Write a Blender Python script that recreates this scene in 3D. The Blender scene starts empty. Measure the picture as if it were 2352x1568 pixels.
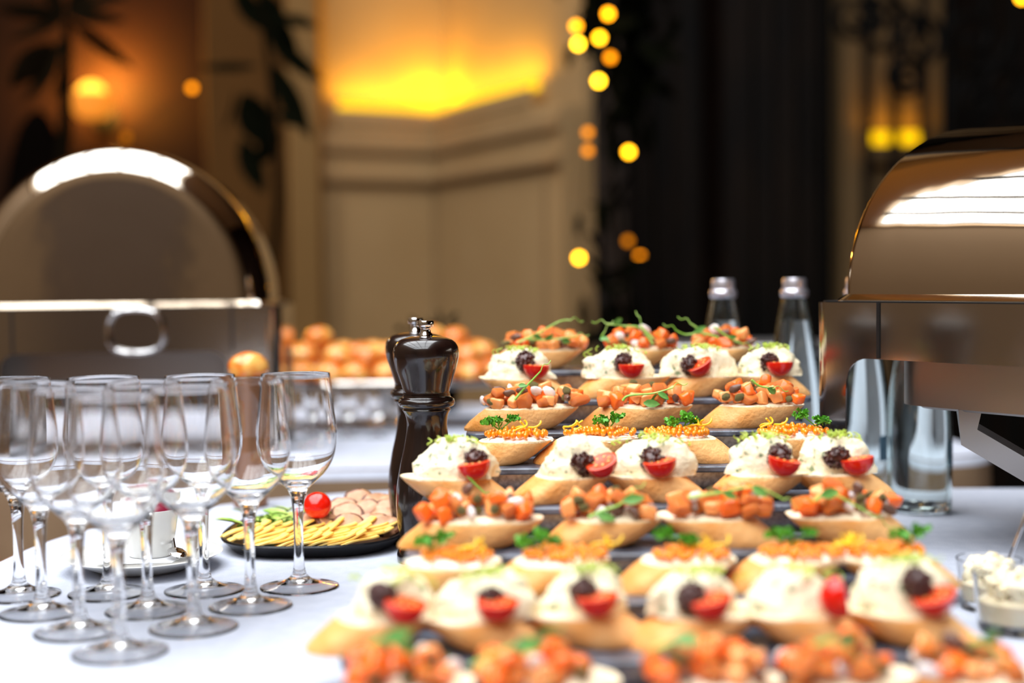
import bpy, bmesh, math, random
from mathutils import Vector, Matrix, Euler, noise
random.seed(11)
R = random.random
U = random.uniform
PI = math.pi
S = bpy.context.scene
COL = S.collection

# ------------------------------------------------------------------ camera
TZ = 0.75                                   # table top height
CAM = Vector((0, 0, TZ + 0.285))
PITCH = math.radians(2.52)
ROLL = -0.012
MC = Matrix.Rotation(PI/2 - PITCH, 3, 'X') @ Matrix.Rotation(ROLL, 3, 'Z')
cd = bpy.data.cameras.new('camera')
cd.lens = 50; cd.sensor_width = 36; cd.clip_start = 0.05; cd.clip_end = 60
cd.dof.use_dof = True; cd.dof.focus_distance = 1.405; cd.dof.aperture_fstop = 2.0; cd.dof.aperture_blades = 0
co = bpy.data.objects.new('camera', cd); COL.objects.link(co)
co.matrix_world = Matrix.Translation(CAM) @ MC.to_4x4()
S.camera = co
FPX = 2352*50/36
def ray(px, py):
    return MC @ Vector(((px-1176)/FPX, -(py-784)/FPX, -1))
def at_y(px, py, Y):
    d = ray(px, py); return CAM + d*(Y/d.y)
def on_z(px, py, z=0.0):
    d = ray(px, py); return CAM + d*((TZ+z-CAM.z)/d.z)
def px_x(px, Y, py=784):
    return at_y(px, py, Y).x

# ------------------------------------------------------------------ light and exposure
S.view_settings.view_transform = 'Standard'; S.view_settings.look = 'None'
S.view_settings.gamma = 1; S.view_settings.use_curve_mapping = False
S.view_settings.exposure = 0.6
W = bpy.data.worlds.new('world'); S.world = W; W.use_nodes = True
W.node_tree.nodes['Background'].inputs[0].default_value = (0.8, 0.9, 1.0, 1)
W.node_tree.nodes['Background'].inputs[1].default_value = 0.4
def area(name, loc, rot, sx, sy, power, col):
    l = bpy.data.lights.new(name, 'AREA'); l.shape = 'RECTANGLE'; l.size = sx; l.size_y = sy
    l.energy = power; l.color = col
    o = bpy.data.objects.new(name, l); COL.objects.link(o); o.location = loc; o.rotation_euler = rot
    return o
SKY_X0, SKY_X1, SKY_Y0, SKY_Y1, CEIL = -4.1, 0.9, -4.0, 3.7, 4.6
area('skylight_daylight', ((SKY_X0+SKY_X1)/2, (SKY_Y0+SKY_Y1)/2, CEIL+0.25), (0, 0, 0), SKY_X1-SKY_X0, SKY_Y1-SKY_Y0, 590, (0.95, 0.975, 1.0))
def point(name, loc, power, col, r=0.03):
    l = bpy.data.lights.new(name, 'POINT'); l.energy = power; l.color = col; l.shadow_soft_size = r
    o = bpy.data.objects.new(name, l); COL.objects.link(o); o.location = loc
    return o
S.cycles.use_denoising = True
S.cycles.max_bounces = 40; S.cycles.transmission_bounces = 40; S.cycles.glossy_bounces = 6
S.cycles.transparent_max_bounces = 10; S.cycles.diffuse_bounces = 4
S.cycles.sample_clamp_indirect = 12

# ------------------------------------------------------------------ materials
def lin(r, g, b):
    f = lambda c: (c/255/12.92) if c/255 <= 0.04045 else ((c/255+0.055)/1.055)**2.4
    return (f(r), f(g), f(b), 1)
def mat(name, col, rough=0.5, metal=0.0, col2=None, scale=20, detail=4, bump=0.0, bscale=None, sss=0, sssr=0.01,
        spec=0.5, coat=0, ramp=(0.35, 0.65), emit=None, estr=0, trans=0, ior=1.45, stretch=None):
    m = bpy.data.materials.new(name); m.use_nodes = True
    nt = m.node_tree; b = nt.nodes['Principled BSDF']
    I = b.inputs
    I['Base Color'].default_value = col; I['Roughness'].default_value = rough; I['Metallic'].default_value = metal
    I['Specular IOR Level'].default_value = spec; I['IOR'].default_value = ior
    I['Coat Weight'].default_value = coat; I['Coat Roughness'].default_value = 0.08
    I['Transmission Weight'].default_value = trans
    if sss:
        I['Subsurface Weight'].default_value = sss; I['Subsurface Radius'].default_value = (1, 0.45, 0.18)
        I['Subsurface Scale'].default_value = sssr
    if emit:
        I['Emission Color'].default_value = emit; I['Emission Strength'].default_value = estr
    if col2 or bump:
        tc = nt.nodes.new('ShaderNodeTexCoord')
        vec = tc.outputs['Object']
        if stretch:
            mp = nt.nodes.new('ShaderNodeMapping'); mp.inputs['Scale'].default_value = stretch
            nt.links.new(vec, mp.inputs[0]); vec = mp.outputs[0]
        if col2:
            n = nt.nodes.new('ShaderNodeTexNoise'); n.inputs['Scale'].default_value = scale; n.inputs['Detail'].default_value = detail
            nt.links.new(vec, n.inputs['Vector'])
            cr = nt.nodes.new('ShaderNodeValToRGB')
            cr.color_ramp.elements[0].position = ramp[0]; cr.color_ramp.elements[0].color = col
            cr.color_ramp.elements[1].position = ramp[1]; cr.color_ramp.elements[1].color = col2
            nt.links.new(n.outputs['Fac'], cr.inputs[0]); nt.links.new(cr.outputs[0], I['Base Color'])
        if bump:
            n2 = nt.nodes.new('ShaderNodeTexNoise'); n2.inputs['Scale'].default_value = bscale or scale; n2.inputs['Detail'].default_value = 3
            nt.links.new(vec, n2.inputs['Vector'])
            bp = nt.nodes.new('ShaderNodeBump'); bp.inputs['Strength'].default_value = 1.0; bp.inputs['Distance'].default_value = bump
            nt.links.new(n2.outputs['Fac'], bp.inputs['Height']); nt.links.new(bp.outputs[0], I['Normal'])
    return m
def glass_mat(name, col=(1, 1, 1, 1), ior=1.45, rough=0.0):
    m = bpy.data.materials.new(name); m.use_nodes = True; nt = m.node_tree
    nt.nodes.remove(nt.nodes['Principled BSDF'])
    g = nt.nodes.new('ShaderNodeBsdfGlass'); g.inputs['Color'].default_value = col; g.inputs['IOR'].default_value = ior
    g.inputs['Roughness'].default_value = rough
    nt.links.new(g.outputs[0], nt.nodes['Material Output'].inputs[0]); return m
def emis(name, col, s):
    m = bpy.data.materials.new(name); m.use_nodes = True; nt = m.node_tree
    nt.nodes.remove(nt.nodes['Principled BSDF'])
    e = nt.nodes.new('ShaderNodeEmission'); e.inputs[0].default_value = col; e.inputs[1].default_value = s
    nt.links.new(e.outputs[0], nt.nodes['Material Output'].inputs[0]); return m

M = dict(
    cloth=mat('white_linen', lin(191, 195, 208), 0.9, col2=lin(183, 188, 202), scale=60, bump=0.0006, bscale=500, spec=0.2),
    skirt=mat('shade_tinted_skirt', lin(134, 110, 86), 0.9, col2=lin(124, 100, 78), scale=14, spec=0.2),  # white skirt cloth, its shade put into the colour as beige
    wood=mat('table_wood', lin(120, 80, 50), 0.5, col2=lin(95, 60, 38), scale=12),
    floor=mat('floor_wood', lin(105, 72, 48), 0.4, col2=lin(80, 52, 34), scale=6),
    tan=mat('tan_plaster', lin(152, 124, 86), 0.8, col2=lin(146, 118, 80), scale=3, spec=0.1),
    tan2=mat('tan_stone', lin(140, 113, 78), 0.8, col2=lin(134, 107, 73), scale=3, spec=0.1),
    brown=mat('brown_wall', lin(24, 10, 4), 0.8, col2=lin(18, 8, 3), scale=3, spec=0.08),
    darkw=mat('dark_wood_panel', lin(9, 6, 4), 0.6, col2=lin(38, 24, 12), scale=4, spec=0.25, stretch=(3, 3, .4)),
    cream=mat('cream_wall', lin(98, 78, 54), 0.8),
    ceil=mat('ceiling_paint', lin(172, 146, 112), 0.8),
    iron=mat('black_iron', lin(10, 8, 6), 0.7, spec=.12),
    steel=mat('polished_steel', lin(226, 214, 199), 0.06, metal=1.0, bump=0.0016, bscale=5),
    steelf=mat('smooth_steel', lin(200, 192, 184), 0.12, metal=1.0),
    brushed=mat('brushed_steel', lin(165, 162, 162), 0.35, metal=1.0, bump=0.0005, bscale=180, stretch=(.05, .05, 1)),
    matsteel=mat('satin_steel_pan', lin(165, 158, 152), 0.38, metal=1.0),
    black=mat('black_gasket', lin(14, 13, 15), 0.5),
    slate=mat('black_slate', lin(52, 56, 66), 0.3, col2=lin(104, 112, 128), scale=50, bump=0.0008, bscale=140, spec=0.8),
    riser=mat('riser_steel', lin(176, 176, 182), 0.28, metal=1.0, col2=lin(140, 138, 140), scale=240),
    platter=mat('black_platter', lin(20, 20, 23), 0.3, bump=0.0002, bscale=90),
    china=mat('white_china', lin(240, 240, 236), 0.15, coat=0.4),
    paper=mat('white_paper', lin(240, 242, 246), 0.85),
    glass=glass_mat('clear_glass', ior=1.4),
    bglass=glass_mat('bottle_glass', (0.96, 0.99, 0.985, 1)),
    water=glass_mat('bottle_water', (1, 1, 1, 1), 1.33),
    cap=mat('aluminium_cap', lin(215, 212, 222), 0.3, metal=0.85),
    blue=mat('blue_bottle_label', lin(96, 132, 156), 0.5),
    mill=mat('ebony_wood', lin(19, 9, 7), 0.22, col2=lin(30, 15, 11), scale=30, coat=0.6, stretch=(6, 6, .3)),
    chrome=mat('chrome', lin(230, 230, 232), 0.05, metal=1.0),
    copper=mat('copper_cup', lin(150, 104, 74), 0.35, metal=0.6),
    crust=mat('bread_crust', lin(228, 148, 66), 0.42, col2=lin(253, 202, 138), scale=28, bump=0.0012, bscale=240, ramp=(.3, .7), spec=0.3),
    crumb=mat('bread_crumb', lin(250, 234, 204), 0.8, col2=lin(240, 214, 172), scale=110, bump=0.002, bscale=260, spec=0.2),
    spread=mat('cream_spread', lin(250, 238, 212), 0.5, col2=lin(246, 226, 190), scale=60, bump=0.001, bscale=150),
    butter=mat('white_butter', lin(252, 244, 226), 0.45, bump=0.001, bscale=120),
    salmon=mat('salmon_flesh', lin(255, 114, 20), 0.22, col2=lin(255, 156, 76), scale=90, sss=0.45, sssr=0.008, bump=0.0006, bscale=160, coat=0.15),
    salmon2=mat('salmon_flesh_pale', lin(255, 142, 56), 0.22, col2=lin(255, 188, 130), scale=110, sss=0.45, sssr=0.008, coat=0.15),
    salmon3=mat('salmon_flesh_deep', lin(250, 92, 12), 0.22, col2=lin(255, 134, 54), scale=90, sss=0.4, sssr=0.008, coat=0.15),
    caper=mat('caper_green', lin(120, 108, 52), 0.4, col2=lin(160, 146, 88), scale=220, bump=0.001, bscale=320),
    olive=mat('olive_brown', lin(128, 92, 76), 0.35, col2=lin(90, 62, 50), scale=150),
    onion=mat('onion_white', lin(238, 226, 222), 0.3, sss=0.3, sssr=0.004),
    mousse=mat('herb_mousse', lin(250, 238, 206), 0.5, bump=0.0022, bscale=150),
    mustard=mat('dark_mustard_seed', lin(54, 22, 20), 0.22, col2=lin(88, 42, 32), scale=420, coat=0.4),
    tomato=mat('tomato_skin', lin(224, 26, 8), 0.16, coat=0.3),
    flesh=mat('tomato_flesh', lin(216, 36, 12), 0.2, col2=lin(244, 92, 40), scale=200),
    seedy=mat('tomato_seed', lin(248, 196, 110), 0.3),
    roe=mat('salmon_roe', lin(255, 146, 12), 0.08, sss=0.2, sssr=0.004, coat=0.5),
    zest=mat('lemon_zest', lin(252, 206, 40), 0.45),
    parsley=mat('parsley_green', lin(62, 138, 24), 0.45, col2=lin(106, 178, 44), scale=140),
    shoot=mat('pea_shoot_green', lin(140, 190, 66), 0.4, col2=lin(190, 222, 122), scale=60),
    shootleaf=mat('pea_shoot_leaf', lin(84, 142, 62), 0.4, col2=lin(120, 172, 86), scale=90),
    frisee=mat('frisee_green', lin(172, 200, 66), 0.45, col2=lin(204, 218, 108), scale=120),
    bun=mat('golden_bun', lin(226, 108, 12), 0.2, col2=lin(250, 186, 96), scale=34, coat=0.5, ramp=(.4, .6)),
    bunl=mat('bun_crumb', lin(250, 214, 150), 0.7),
    ham=mat('pink_filling', lin(206, 96, 78), 0.4),
    meat=mat('cold_meat', lin(214, 166, 126), 0.35, col2=lin(176, 120, 86), scale=60),
    meatrim=mat('roasted_meat_rim', lin(108, 60, 36), 0.4),
    cheese=mat('yellow_cheese', lin(255, 222, 136), 0.45, col2=lin(252, 200, 92), scale=60),
    rocket=mat('rocket_green', lin(128, 168, 56), 0.45, col2=lin(190, 208, 110), scale=60),
    beet=mat('beetroot', lin(126, 26, 52), 0.3),
    salad=mat('cream_salad', lin(246, 236, 208), 0.4, col2=lin(238, 218, 178), scale=70, sss=0.15, sssr=0.005),
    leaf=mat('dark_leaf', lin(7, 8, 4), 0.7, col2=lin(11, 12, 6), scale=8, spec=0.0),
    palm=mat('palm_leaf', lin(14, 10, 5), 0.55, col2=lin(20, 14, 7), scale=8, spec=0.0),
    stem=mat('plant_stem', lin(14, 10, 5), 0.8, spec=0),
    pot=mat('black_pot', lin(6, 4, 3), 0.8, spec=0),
    shade=mat('lamp_shade', lin(200, 120, 50), 0.6, emit=lin(255, 150, 40), estr=.5),
    cove=emis('cove_lamp', lin(255, 196, 4), 1.2),
    herb=mat('herb_fleck', lin(96, 110, 76), 0.6),
)
# herb flecks inside the mousse
nt = M['mousse'].node_tree; b_ = nt.nodes['Principled BSDF']
tc_ = nt.nodes.new('ShaderNodeTexCoord'); vo = nt.nodes.new('ShaderNodeTexNoise'); vo.inputs['Scale'].default_value = 120; vo.inputs['Detail'].default_value = 2
nt.links.new(tc_.outputs['Object'], vo.inputs['Vector'])
cr_ = nt.nodes.new('ShaderNodeValToRGB'); e_ = cr_.color_ramp.elements
e_[0].position = 0.31; e_[0].color = lin(128, 142, 104); e_[1].position = 0.40; e_[1].color = lin(250, 237, 204)
nt.links.new(vo.outputs['Fac'], cr_.inputs[0]); nt.links.new(cr_.outputs[0], b_.inputs['Base Color'])

# ------------------------------------------------------------------ mesh helpers
class MB:
    def __init__(s): s.v = []; s.f = []; s.mi = []; s.sm = []
    def add(s, vs, fs, mi=0, smooth=True, mx=None):
        o = len(s.v)
        s.v += [tuple(mx @ Vector(v)) if mx else tuple(v) for v in vs]
        s.f += [tuple(i+o for i in f) for f in fs]
        s.mi += [mi]*len(fs); s.sm += [smooth]*len(fs)
        return s
    def mesh(s, name, mats):
        me = bpy.data.meshes.new(name); me.from_pydata(s.v, [], s.f)
        for m in (mats if isinstance(mats, (list, tuple)) else [mats]): me.materials.append(m)
        me.polygons.foreach_set('material_index', s.mi); me.polygons.foreach_set('use_smooth', s.sm)
        me.update()
        if any(s.sm): me.set_sharp_from_angle(angle=math.radians(42))
        return me
    def build(s, name, mats, parent=None, loc=None, rot=None, kind=None):
        return link(name, s.mesh(name, mats), parent, loc, rot, kind)
def link(name, me, parent=None, loc=None, rot=None, kind=None, scale=None):
    o = bpy.data.objects.new(name, me); COL.objects.link(o)
    if parent: o.parent = parent
    if loc is not None: o.location = loc
    if rot is not None: o.rotation_euler = rot
    if scale is not None: o.scale = scale
    if kind: o['kind'] = kind
    return o
def tag(o, label, cat, group=None):
    o['label'] = label; o['category'] = cat
    if group: o['group'] = group
    return o
def thing(name, label, cat, loc=(0, 0, 0), rz=0, group=None):
    o = bpy.data.objects.new(name, None); COL.objects.link(o)
    o.location = loc; o.rotation_euler = (0, 0, rz); o.empty_display_size = 0.02
    return tag(o, label, cat, group)
def struct(o): o['kind'] = 'structure'; return o
def dup(root, loc, rz, label, group=None):
    r = root.copy(); COL.objects.link(r); r.location = loc; r.rotation_euler = (0, 0, rz); r['label'] = label
    if group: r['group'] = group
    for ch in list(root.children):
        c = ch.copy(); COL.objects.link(c); c.parent = r
        for g in list(ch.children):
            d = g.copy(); COL.objects.link(d); d.parent = c
    return r
def lathe(prof, seg=32, closed=False):
    vs = []; fs = []; n = len(prof)
    idx = []
    for r, z in prof:
        if r < 1e-6: idx.append([len(vs)]*seg); vs.append((0, 0, z))
        else:
            idx.append(list(range(len(vs), len(vs)+seg)))
            vs += [(r*math.cos(2*PI*k/seg), r*math.sin(2*PI*k/seg), z) for k in range(seg)]
    for i in range(n-1 + (1 if closed else 0)):
        a = idx[i]; b = idx[(i+1) % n]
        for k in range(seg):
            k2 = (k+1) % seg
            q = [a[k], a[k2], b[k2], b[k]]
            q2 = []
            for x in q:
                if x not in q2: q2.append(x)
            if len(q2) >= 3: fs.append(tuple(q2))
    return vs, fs
def smooth_prof(pts, sub=5):
    out = []
    for i in range(len(pts)-1):
        p0 = pts[max(i-1, 0)]; p1 = pts[i]; p2 = pts[i+1]; p3 = pts[min(i+2, len(pts)-1)]
        for k in range(sub):
            t = k/sub
            f = lambda a, b, c, d: 0.5*((2*b)+(-a+c)*t+(2*a-5*b+4*c-d)*t*t+(-a+3*b-3*c+d)*t**3)
            out.append(tuple(f(p0[j], p1[j], p2[j], p3[j]) for j in range(len(p1))))
    out.append(tuple(pts[-1])); return out
def box(sx, sy, sz, c=(0, 0, 0)):
    x, y, z = sx/2, sy/2, sz/2
    vs = [(c[0]+i*x, c[1]+j*y, c[2]+k*z) for k in (-1, 1) for j in (-1, 1) for i in (-1, 1)]
    fs = [(0, 2, 3, 1), (4, 5, 7, 6), (0, 1, 5, 4), (2, 6, 7, 3), (0, 4, 6, 2), (1, 3, 7, 5)]
    return vs, fs
def bbox_mesh(name, m, sx, sy, sz, bev=0.004, seg=2):
    bm = bmesh.new(); bmesh.ops.create_cube(bm, size=1); bmesh.ops.scale(bm, vec=(sx, sy, sz), verts=bm.verts)
    bmesh.ops.bevel(bm, geom=bm.edges[:], offset=bev, segments=seg, affect='EDGES', profile=0.5)
    me = bpy.data.meshes.new(name); bm.to_mesh(me); bm.free(); me.materials.append(m)
    return me
def tube(path, rad, seg=8, cap=True):
    P = [Vector(p) for p in path]; n = len(P); vs = []; fs = []
    rads = rad if isinstance(rad, (list, tuple)) else [rad]*n
    up = None
    for i in range(n):
        t = (P[min(i+1, n-1)] - P[max(i-1, 0)]).normalized()
        if up is None:
            up = Vector((0, 0, 1)) if abs(t.z) < 0.9 else Vector((1, 0, 0))
        a = t.cross(up); a = a.normalized() if a.length > 1e-6 else Vector((1, 0, 0))
        b = a.cross(t).normalized(); up = b
        for k in range(seg):
            w = 2*PI*k/seg
            vs.append(tuple(P[i] + (a*math.cos(w)+b*math.sin(w))*rads[i]))
    for i in range(n-1):
        for k in range(seg):
            k2 = (k+1) % seg
            fs.append((i*seg+k, i*seg+k2, (i+1)*seg+k2, (i+1)*seg+k))
    if cap:
        fs.append(tuple(range(seg))[::-1]); fs.append(tuple(range((n-1)*seg, n*seg)))
    return vs, fs
def rrect(hx, hy, r, n=6):
    out = []
    for cx, cy, a0 in ((hx-r, hy-r, 0), (-hx+r, hy-r, PI/2), (-hx+r, -hy+r, PI), (hx-r, -hy+r, 1.5*PI)):
        for k in range(n+1):
            a = a0 + PI/2*k/n; out.append((cx+r*math.cos(a), cy+r*math.sin(a)))
    return out
def prism(outline, z0, z1, bev=0.0):
    n = len(outline)
    if bev:
        cx = sum(p[0] for p in outline)/n; cy = sum(p[1] for p in outline)/n
        def ins(d): 
            o = []
            for i, p in enumerate(outline):
                a = Vector(outline[i-1]); c = Vector(outline[(i+1) % n]); t = (c-a).normalized()
                o.append((p[0]-t.y*d, p[1]+t.x*d))
            return o
        rings = [(ins(bev), z0), (outline, z0+bev), (outline, z1-bev), (ins(bev), z1)]
    else: rings = [(outline, z0), (outline, z1)]
    vs = []; fs = []
    for o, z in rings: vs += [(p[0], p[1], z) for p in o]
    for i in range(len(rings)-1):
        for k in range(n):
            k2 = (k+1) % n; fs.append((i*n+k, i*n+k2, (i+1)*n+k2, (i+1)*n+k))
    fs.append(tuple(range(n))[::-1]); fs.append(tuple(range((len(rings)-1)*n, len(rings)*n)))
    return vs, fs
def ico(sub):
    bm = bmesh.new(); bmesh.ops.create_icosphere(bm, subdivisions=sub, radius=1)
    vs = [tuple(v.co) for v in bm.verts]; fs = [tuple(v.index for v in f.verts) for f in bm.faces]; bm.free()
    return vs, fs
ICO1, ICO2, ICO3, ICO4 = ico(1), ico(2), ico(3), ico(4)
def TRS(loc, rot=(0, 0, 0), sc=(1, 1, 1)):
    if isinstance(sc, (int, float)): sc = (sc,)*3
    return Matrix.Translation(Vector(loc)) @ Euler(rot).to_matrix().to_4x4() @ Matrix.Diagonal((*sc, 1))
def blob(me_ico, amp, fq, seed, sc=(1, 1, 1)):
    vs, fs = me_ico; out = []
    for v in vs:
        p = Vector(v); k = 1 + amp*noise.noise(p*fq + Vector((seed*7.1, seed*3.3, seed)))
        out.append((p.x*k*sc[0], p.y*k*sc[1], p.z*k*sc[2]))
    return out, fs

# ------------------------------------------------------------------ setting: floor, walls, ceiling
def quadwall(name, x0, y0, x1, y1, z0, z1, th, m, back=1):
    d = Vector((x1-x0, y1-y0, 0)); L = d.length; d.normalize(); nrm = Vector((-d.y, d.x, 0))*back
    a = Vector((x0, y0, 0)); b = Vector((x1, y1, 0))
    o = [a, b, b+nrm*th, a+nrm*th]
    if back < 0: o = o[::-1]
    mb = MB(); mb.add(*prism([(p.x, p.y) for p in o], z0, z1), smooth=False)
    return struct(mb.build(name, m))
mb = MB(); mb.add(*box(10, 13, 0.1, (0, 1.5, -0.05)), smooth=False); struct(mb.build('floor', M['floor']))
mb = MB()
X0, X1, Y0, Y1 = -4.2, 4.6, -4.2, 7.2
for (a, b, c, d) in ((X0, SKY_X0, Y0, Y1), (SKY_X1, X1, Y0, Y1), (SKY_X0, SKY_X1, Y0, SKY_Y0), (SKY_X0, SKY_X1, SKY_Y1, Y1)):
    mb.add(*box(b-a, d-c, 0.12, ((a+b)/2, (c+d)/2, CEIL+0.06)), smooth=False)
struct(mb.build('ceiling', M['ceil']))
k = 1
for f in (0.2, 0.4, 0.6, 0.8):
    mb = MB(); mb.add(*box(0.10, SKY_Y1-SKY_Y0, 0.1, (SKY_X0+(SKY_X1-SKY_X0)*f, (SKY_Y0+SKY_Y1)/2, CEIL+0.06)), smooth=False)
    struct(mb.build('trim_%d' % k, M['iron'])); k += 1
for f in (0.33, 0.66):
    mb = MB(); mb.add(*box(SKY_X1-SKY_X0, 0.10, 0.1, ((SKY_X0+SKY_X1)/2, SKY_Y0+(SKY_Y1-SKY_Y0)*f, CEIL+0.06)), smooth=False)
    struct(mb.build('trim_%d' % k, M['iron'])); k += 1
# room walls out of frame
quadwall('wall_left', X0, Y0, X0, Y1, 0, CEIL, 0.1, M['cream'], 1)
quadwall('wall_right', X1, Y0, X1, Y1, 0, CEIL, 0.1, M['brown'], -1)
quadwall('wall_front', X0, Y0, X1, Y0, 0, CEIL, 0.1, M['cream'], -1)
mb = MB(); mb.add(*box(0.8, 0.06, 2.0, (-1.25, Y0+0.03, 1.0)), smooth=False); mb.add(*box(0.95, 0.1, 0.08, (-1.25, Y0+0.05, 2.04)), smooth=False)  # unseen dark panel, added so the left lid's end reflects a dark patch
struct(mb.build('unseen_panel_1', mat('unseen_panel_brown', lin(66, 50, 36), .6)))

# niche in the back: two tan walls meeting in a concave corner with a lit cove ledge
C = Vector((-0.246, 5.5, 0)); LD = Vector((-0.893, -0.448, 0)).normalized(); RD = Vector((0.448, -0.893, 0)).normalized()
LL, RL = 0.53, 1.08
pl = C + LD*LL; pr = C + RD*RL
quadwall('wall_niche_left', pl.x, pl.y, C.x, C.y, 0, CEIL, 0.15, M['tan'], 1)
quadwall('wall_niche_right', C.x, C.y, pr.x, pr.y, 0, CEIL, 0.15, M['tan'], 1)
tn = 10
def wall_bar(a, b, nrm, z0, z1, th, m, name):
    o = [a, b, b+nrm*th, a+nrm*th]
    # order counter-clockwise
    s = sum(o[i].x*o[(i+1) % 4].y - o[(i+1) % 4].x*o[i].y for i in range(4))
    if s < 0: o = o[::-1]
    mb = MB(); mb.add(*prism([(p.x, p.y) for p in o], z0, z1, 0.006), smooth=False); return mb.build(name, m)
NL = Vector((LD.y, -LD.x, 0)); NL = NL if NL.y < 0 else -NL      # wall normals, into the room
NR = Vector((-0.893, -0.448, 0)).normalized()
LEDGE = CAM.z + (640-262)/FPX*5.42
def molding(z0, z1, th):
    global tn
    struct(wall_bar(C+NL*.084, C+LD*LL+NL*.084, NL, z0, z1, th, M['tan2'], 'trim_%d' % tn)); tn += 1
    struct(wall_bar(C+NR*.084, C+RD*RL+NR*.084, NR, z0, z1, th, M['tan2'], 'trim_%d' % tn)); tn += 1
struct(wall_bar(C, C+LD*LL, NL, 0, LEDGE-0.0805, .085, M['tan'], 'wall_niche_lower_left'))
struct(wall_bar(C, C+RD*RL, NR, 0, LEDGE-0.0805, .085, M['tan'], 'wall_niche_lower_right'))
molding(LEDGE-0.16, LEDGE-0.11, 0.02)
molding(LEDGE-0.27, LEDGE-0.235, 0.03)
# recessed panel frames below
for (d, L, nrm) in ((LD, LL, NL), (RD, RL, NR)):
    for f in (0.1, 0.9):
        struct(wall_bar(C+d*(L*f-0.012)+nrm*.084, C+d*(L*f+0.012)+nrm*.084, nrm, 0.5, LEDGE-0.3, 0.012, M['tan2'], 'trim_%d' % tn)); tn += 1
# cove
cv = thing('cove_light', 'yellow glowing cove light on the ledge in the tan wall corner', 'light', (C.x, C.y, LEDGE-0.08))
def child(o, par):
    o.parent = par; o.matrix_parent_inverse = par.matrix_world.inverted(); return o
bpy.context.view_layer.update()
LE, RE = 0.475, 0.86
child(wall_bar(C, C+LD*LE, NL, LEDGE-0.08, LEDGE-0.055, 0.085, M['tan'], 'ledge'), cv)
child(wall_bar(C, C+RD*RE, NR, LEDGE-0.08, LEDGE-0.055, 0.085, M['tan'], 'ledge'), cv)
child(wall_bar(C+NL*0.07+LD*0.07, C+LD*LE+NL*0.07, NL, LEDGE-0.055, LEDGE, 0.015, M['tan'], 'ledge_lip'), cv)
child(wall_bar(C+NR*0.07+RD*0.07, C+RD*RE+NR*0.07, NR, LEDGE-0.055, LEDGE, 0.015, M['tan'], 'ledge_lip'), cv)
for (d, n_, L) in ((LD, NL, LE), (RD, NR, RE)):
    a = C+d*0.05+n_*0.04; b = C+d*(L-0.03)+n_*0.04; zz = LEDGE+0.012
    mb = MB(); mb.add(*tube([(a.x, a.y, zz), (b.x, b.y, zz)], 0.016, 10)); child(mb.build('lamp_tube', M['cove']), cv)
    mid = (a+b)/2; ang = math.atan2(d.y, d.x)
    area('cove_glow', (mid.x+n_.x*.02, mid.y+n_.y*.02, LEDGE+0.03), (PI, 0, ang), (b-a).length, 0.03, 4.2*L, (1.0, 0.55, 0.0))
cc = C+NL*0.07+NR*0.07
point('cove_corner_glow', (cc.x, cc.y, LEDGE+0.08), 2.3, (1, 0.47, 0.0), 0.04)

# pilaster and dark wall on the left
def colbox(name, pxa, pxb, Y, depth, m, z1=CEIL):
    xa, xb = px_x(pxa, Y), px_x(pxb, Y)
    mb = MB(); mb.add(*prism(rrect((xb-xa)/2, depth/2, 0.012, 3), 0, z1), smooth=False)
    return struct(mb.build(name, m, loc=((xa+xb)/2, Y+depth/2, 0)))
colbox('wall_pilaster', 668, 742, 5.1, 0.5, mat('pilaster_stone', lin(112, 84, 48), 0.8, spec=.1))  # pilaster in a darker, warmer tan than the far columns
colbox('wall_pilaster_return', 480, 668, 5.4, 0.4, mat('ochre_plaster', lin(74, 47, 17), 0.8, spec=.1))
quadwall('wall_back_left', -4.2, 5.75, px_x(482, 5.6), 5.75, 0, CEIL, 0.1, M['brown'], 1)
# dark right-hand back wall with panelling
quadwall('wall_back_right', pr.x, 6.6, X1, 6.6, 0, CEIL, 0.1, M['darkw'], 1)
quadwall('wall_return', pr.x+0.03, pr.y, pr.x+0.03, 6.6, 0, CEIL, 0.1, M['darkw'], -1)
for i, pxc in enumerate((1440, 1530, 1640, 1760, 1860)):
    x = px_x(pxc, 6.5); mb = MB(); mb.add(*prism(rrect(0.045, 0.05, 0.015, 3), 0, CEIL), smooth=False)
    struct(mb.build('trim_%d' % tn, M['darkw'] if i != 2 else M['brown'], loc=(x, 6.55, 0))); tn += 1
colbox('wall_column_1', 1935, 1985, 6.2, 0.3, M['tan2'])
colbox('wall_column_2', 2005, 2165, 6.2, 0.3, M['tan2'])
# small cove on the far column
zc = CAM.z + (640-16-327)/FPX*6.12
xa, xb = px_x(1996, 6.1), px_x(2135, 6.1)
sc2 = thing('column_cove_light', 'small yellow glowing light ledge on the tan column behind black bars', 'light', ((xa+xb)/2, 6.16, zc-0.06))
mb = MB(); mb.add(*box(xb-xa, 0.08, 0.03, (0, 0, 0.0)), smooth=False); mb.add(*box(xb-xa, 0.012, 0.06, (0, -0.04, 0.03)), smooth=False); mb.build('ledge', M['tan2'], sc2)
mb = MB(); mb.add(*tube([(-(xb-xa)/2+.02, 0, 0.085), ((xb-xa)/2-.02, 0, 0.085)], 0.03, 10)); mb.build('lamp_tube', M['cove'], sc2)
area('column_cove_glow', ((xa+xb)/2, 6.14, zc+0.06), (PI, 0, 0), xb-xa, 0.04, .3, (1, 0.5, 0.01))

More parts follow.
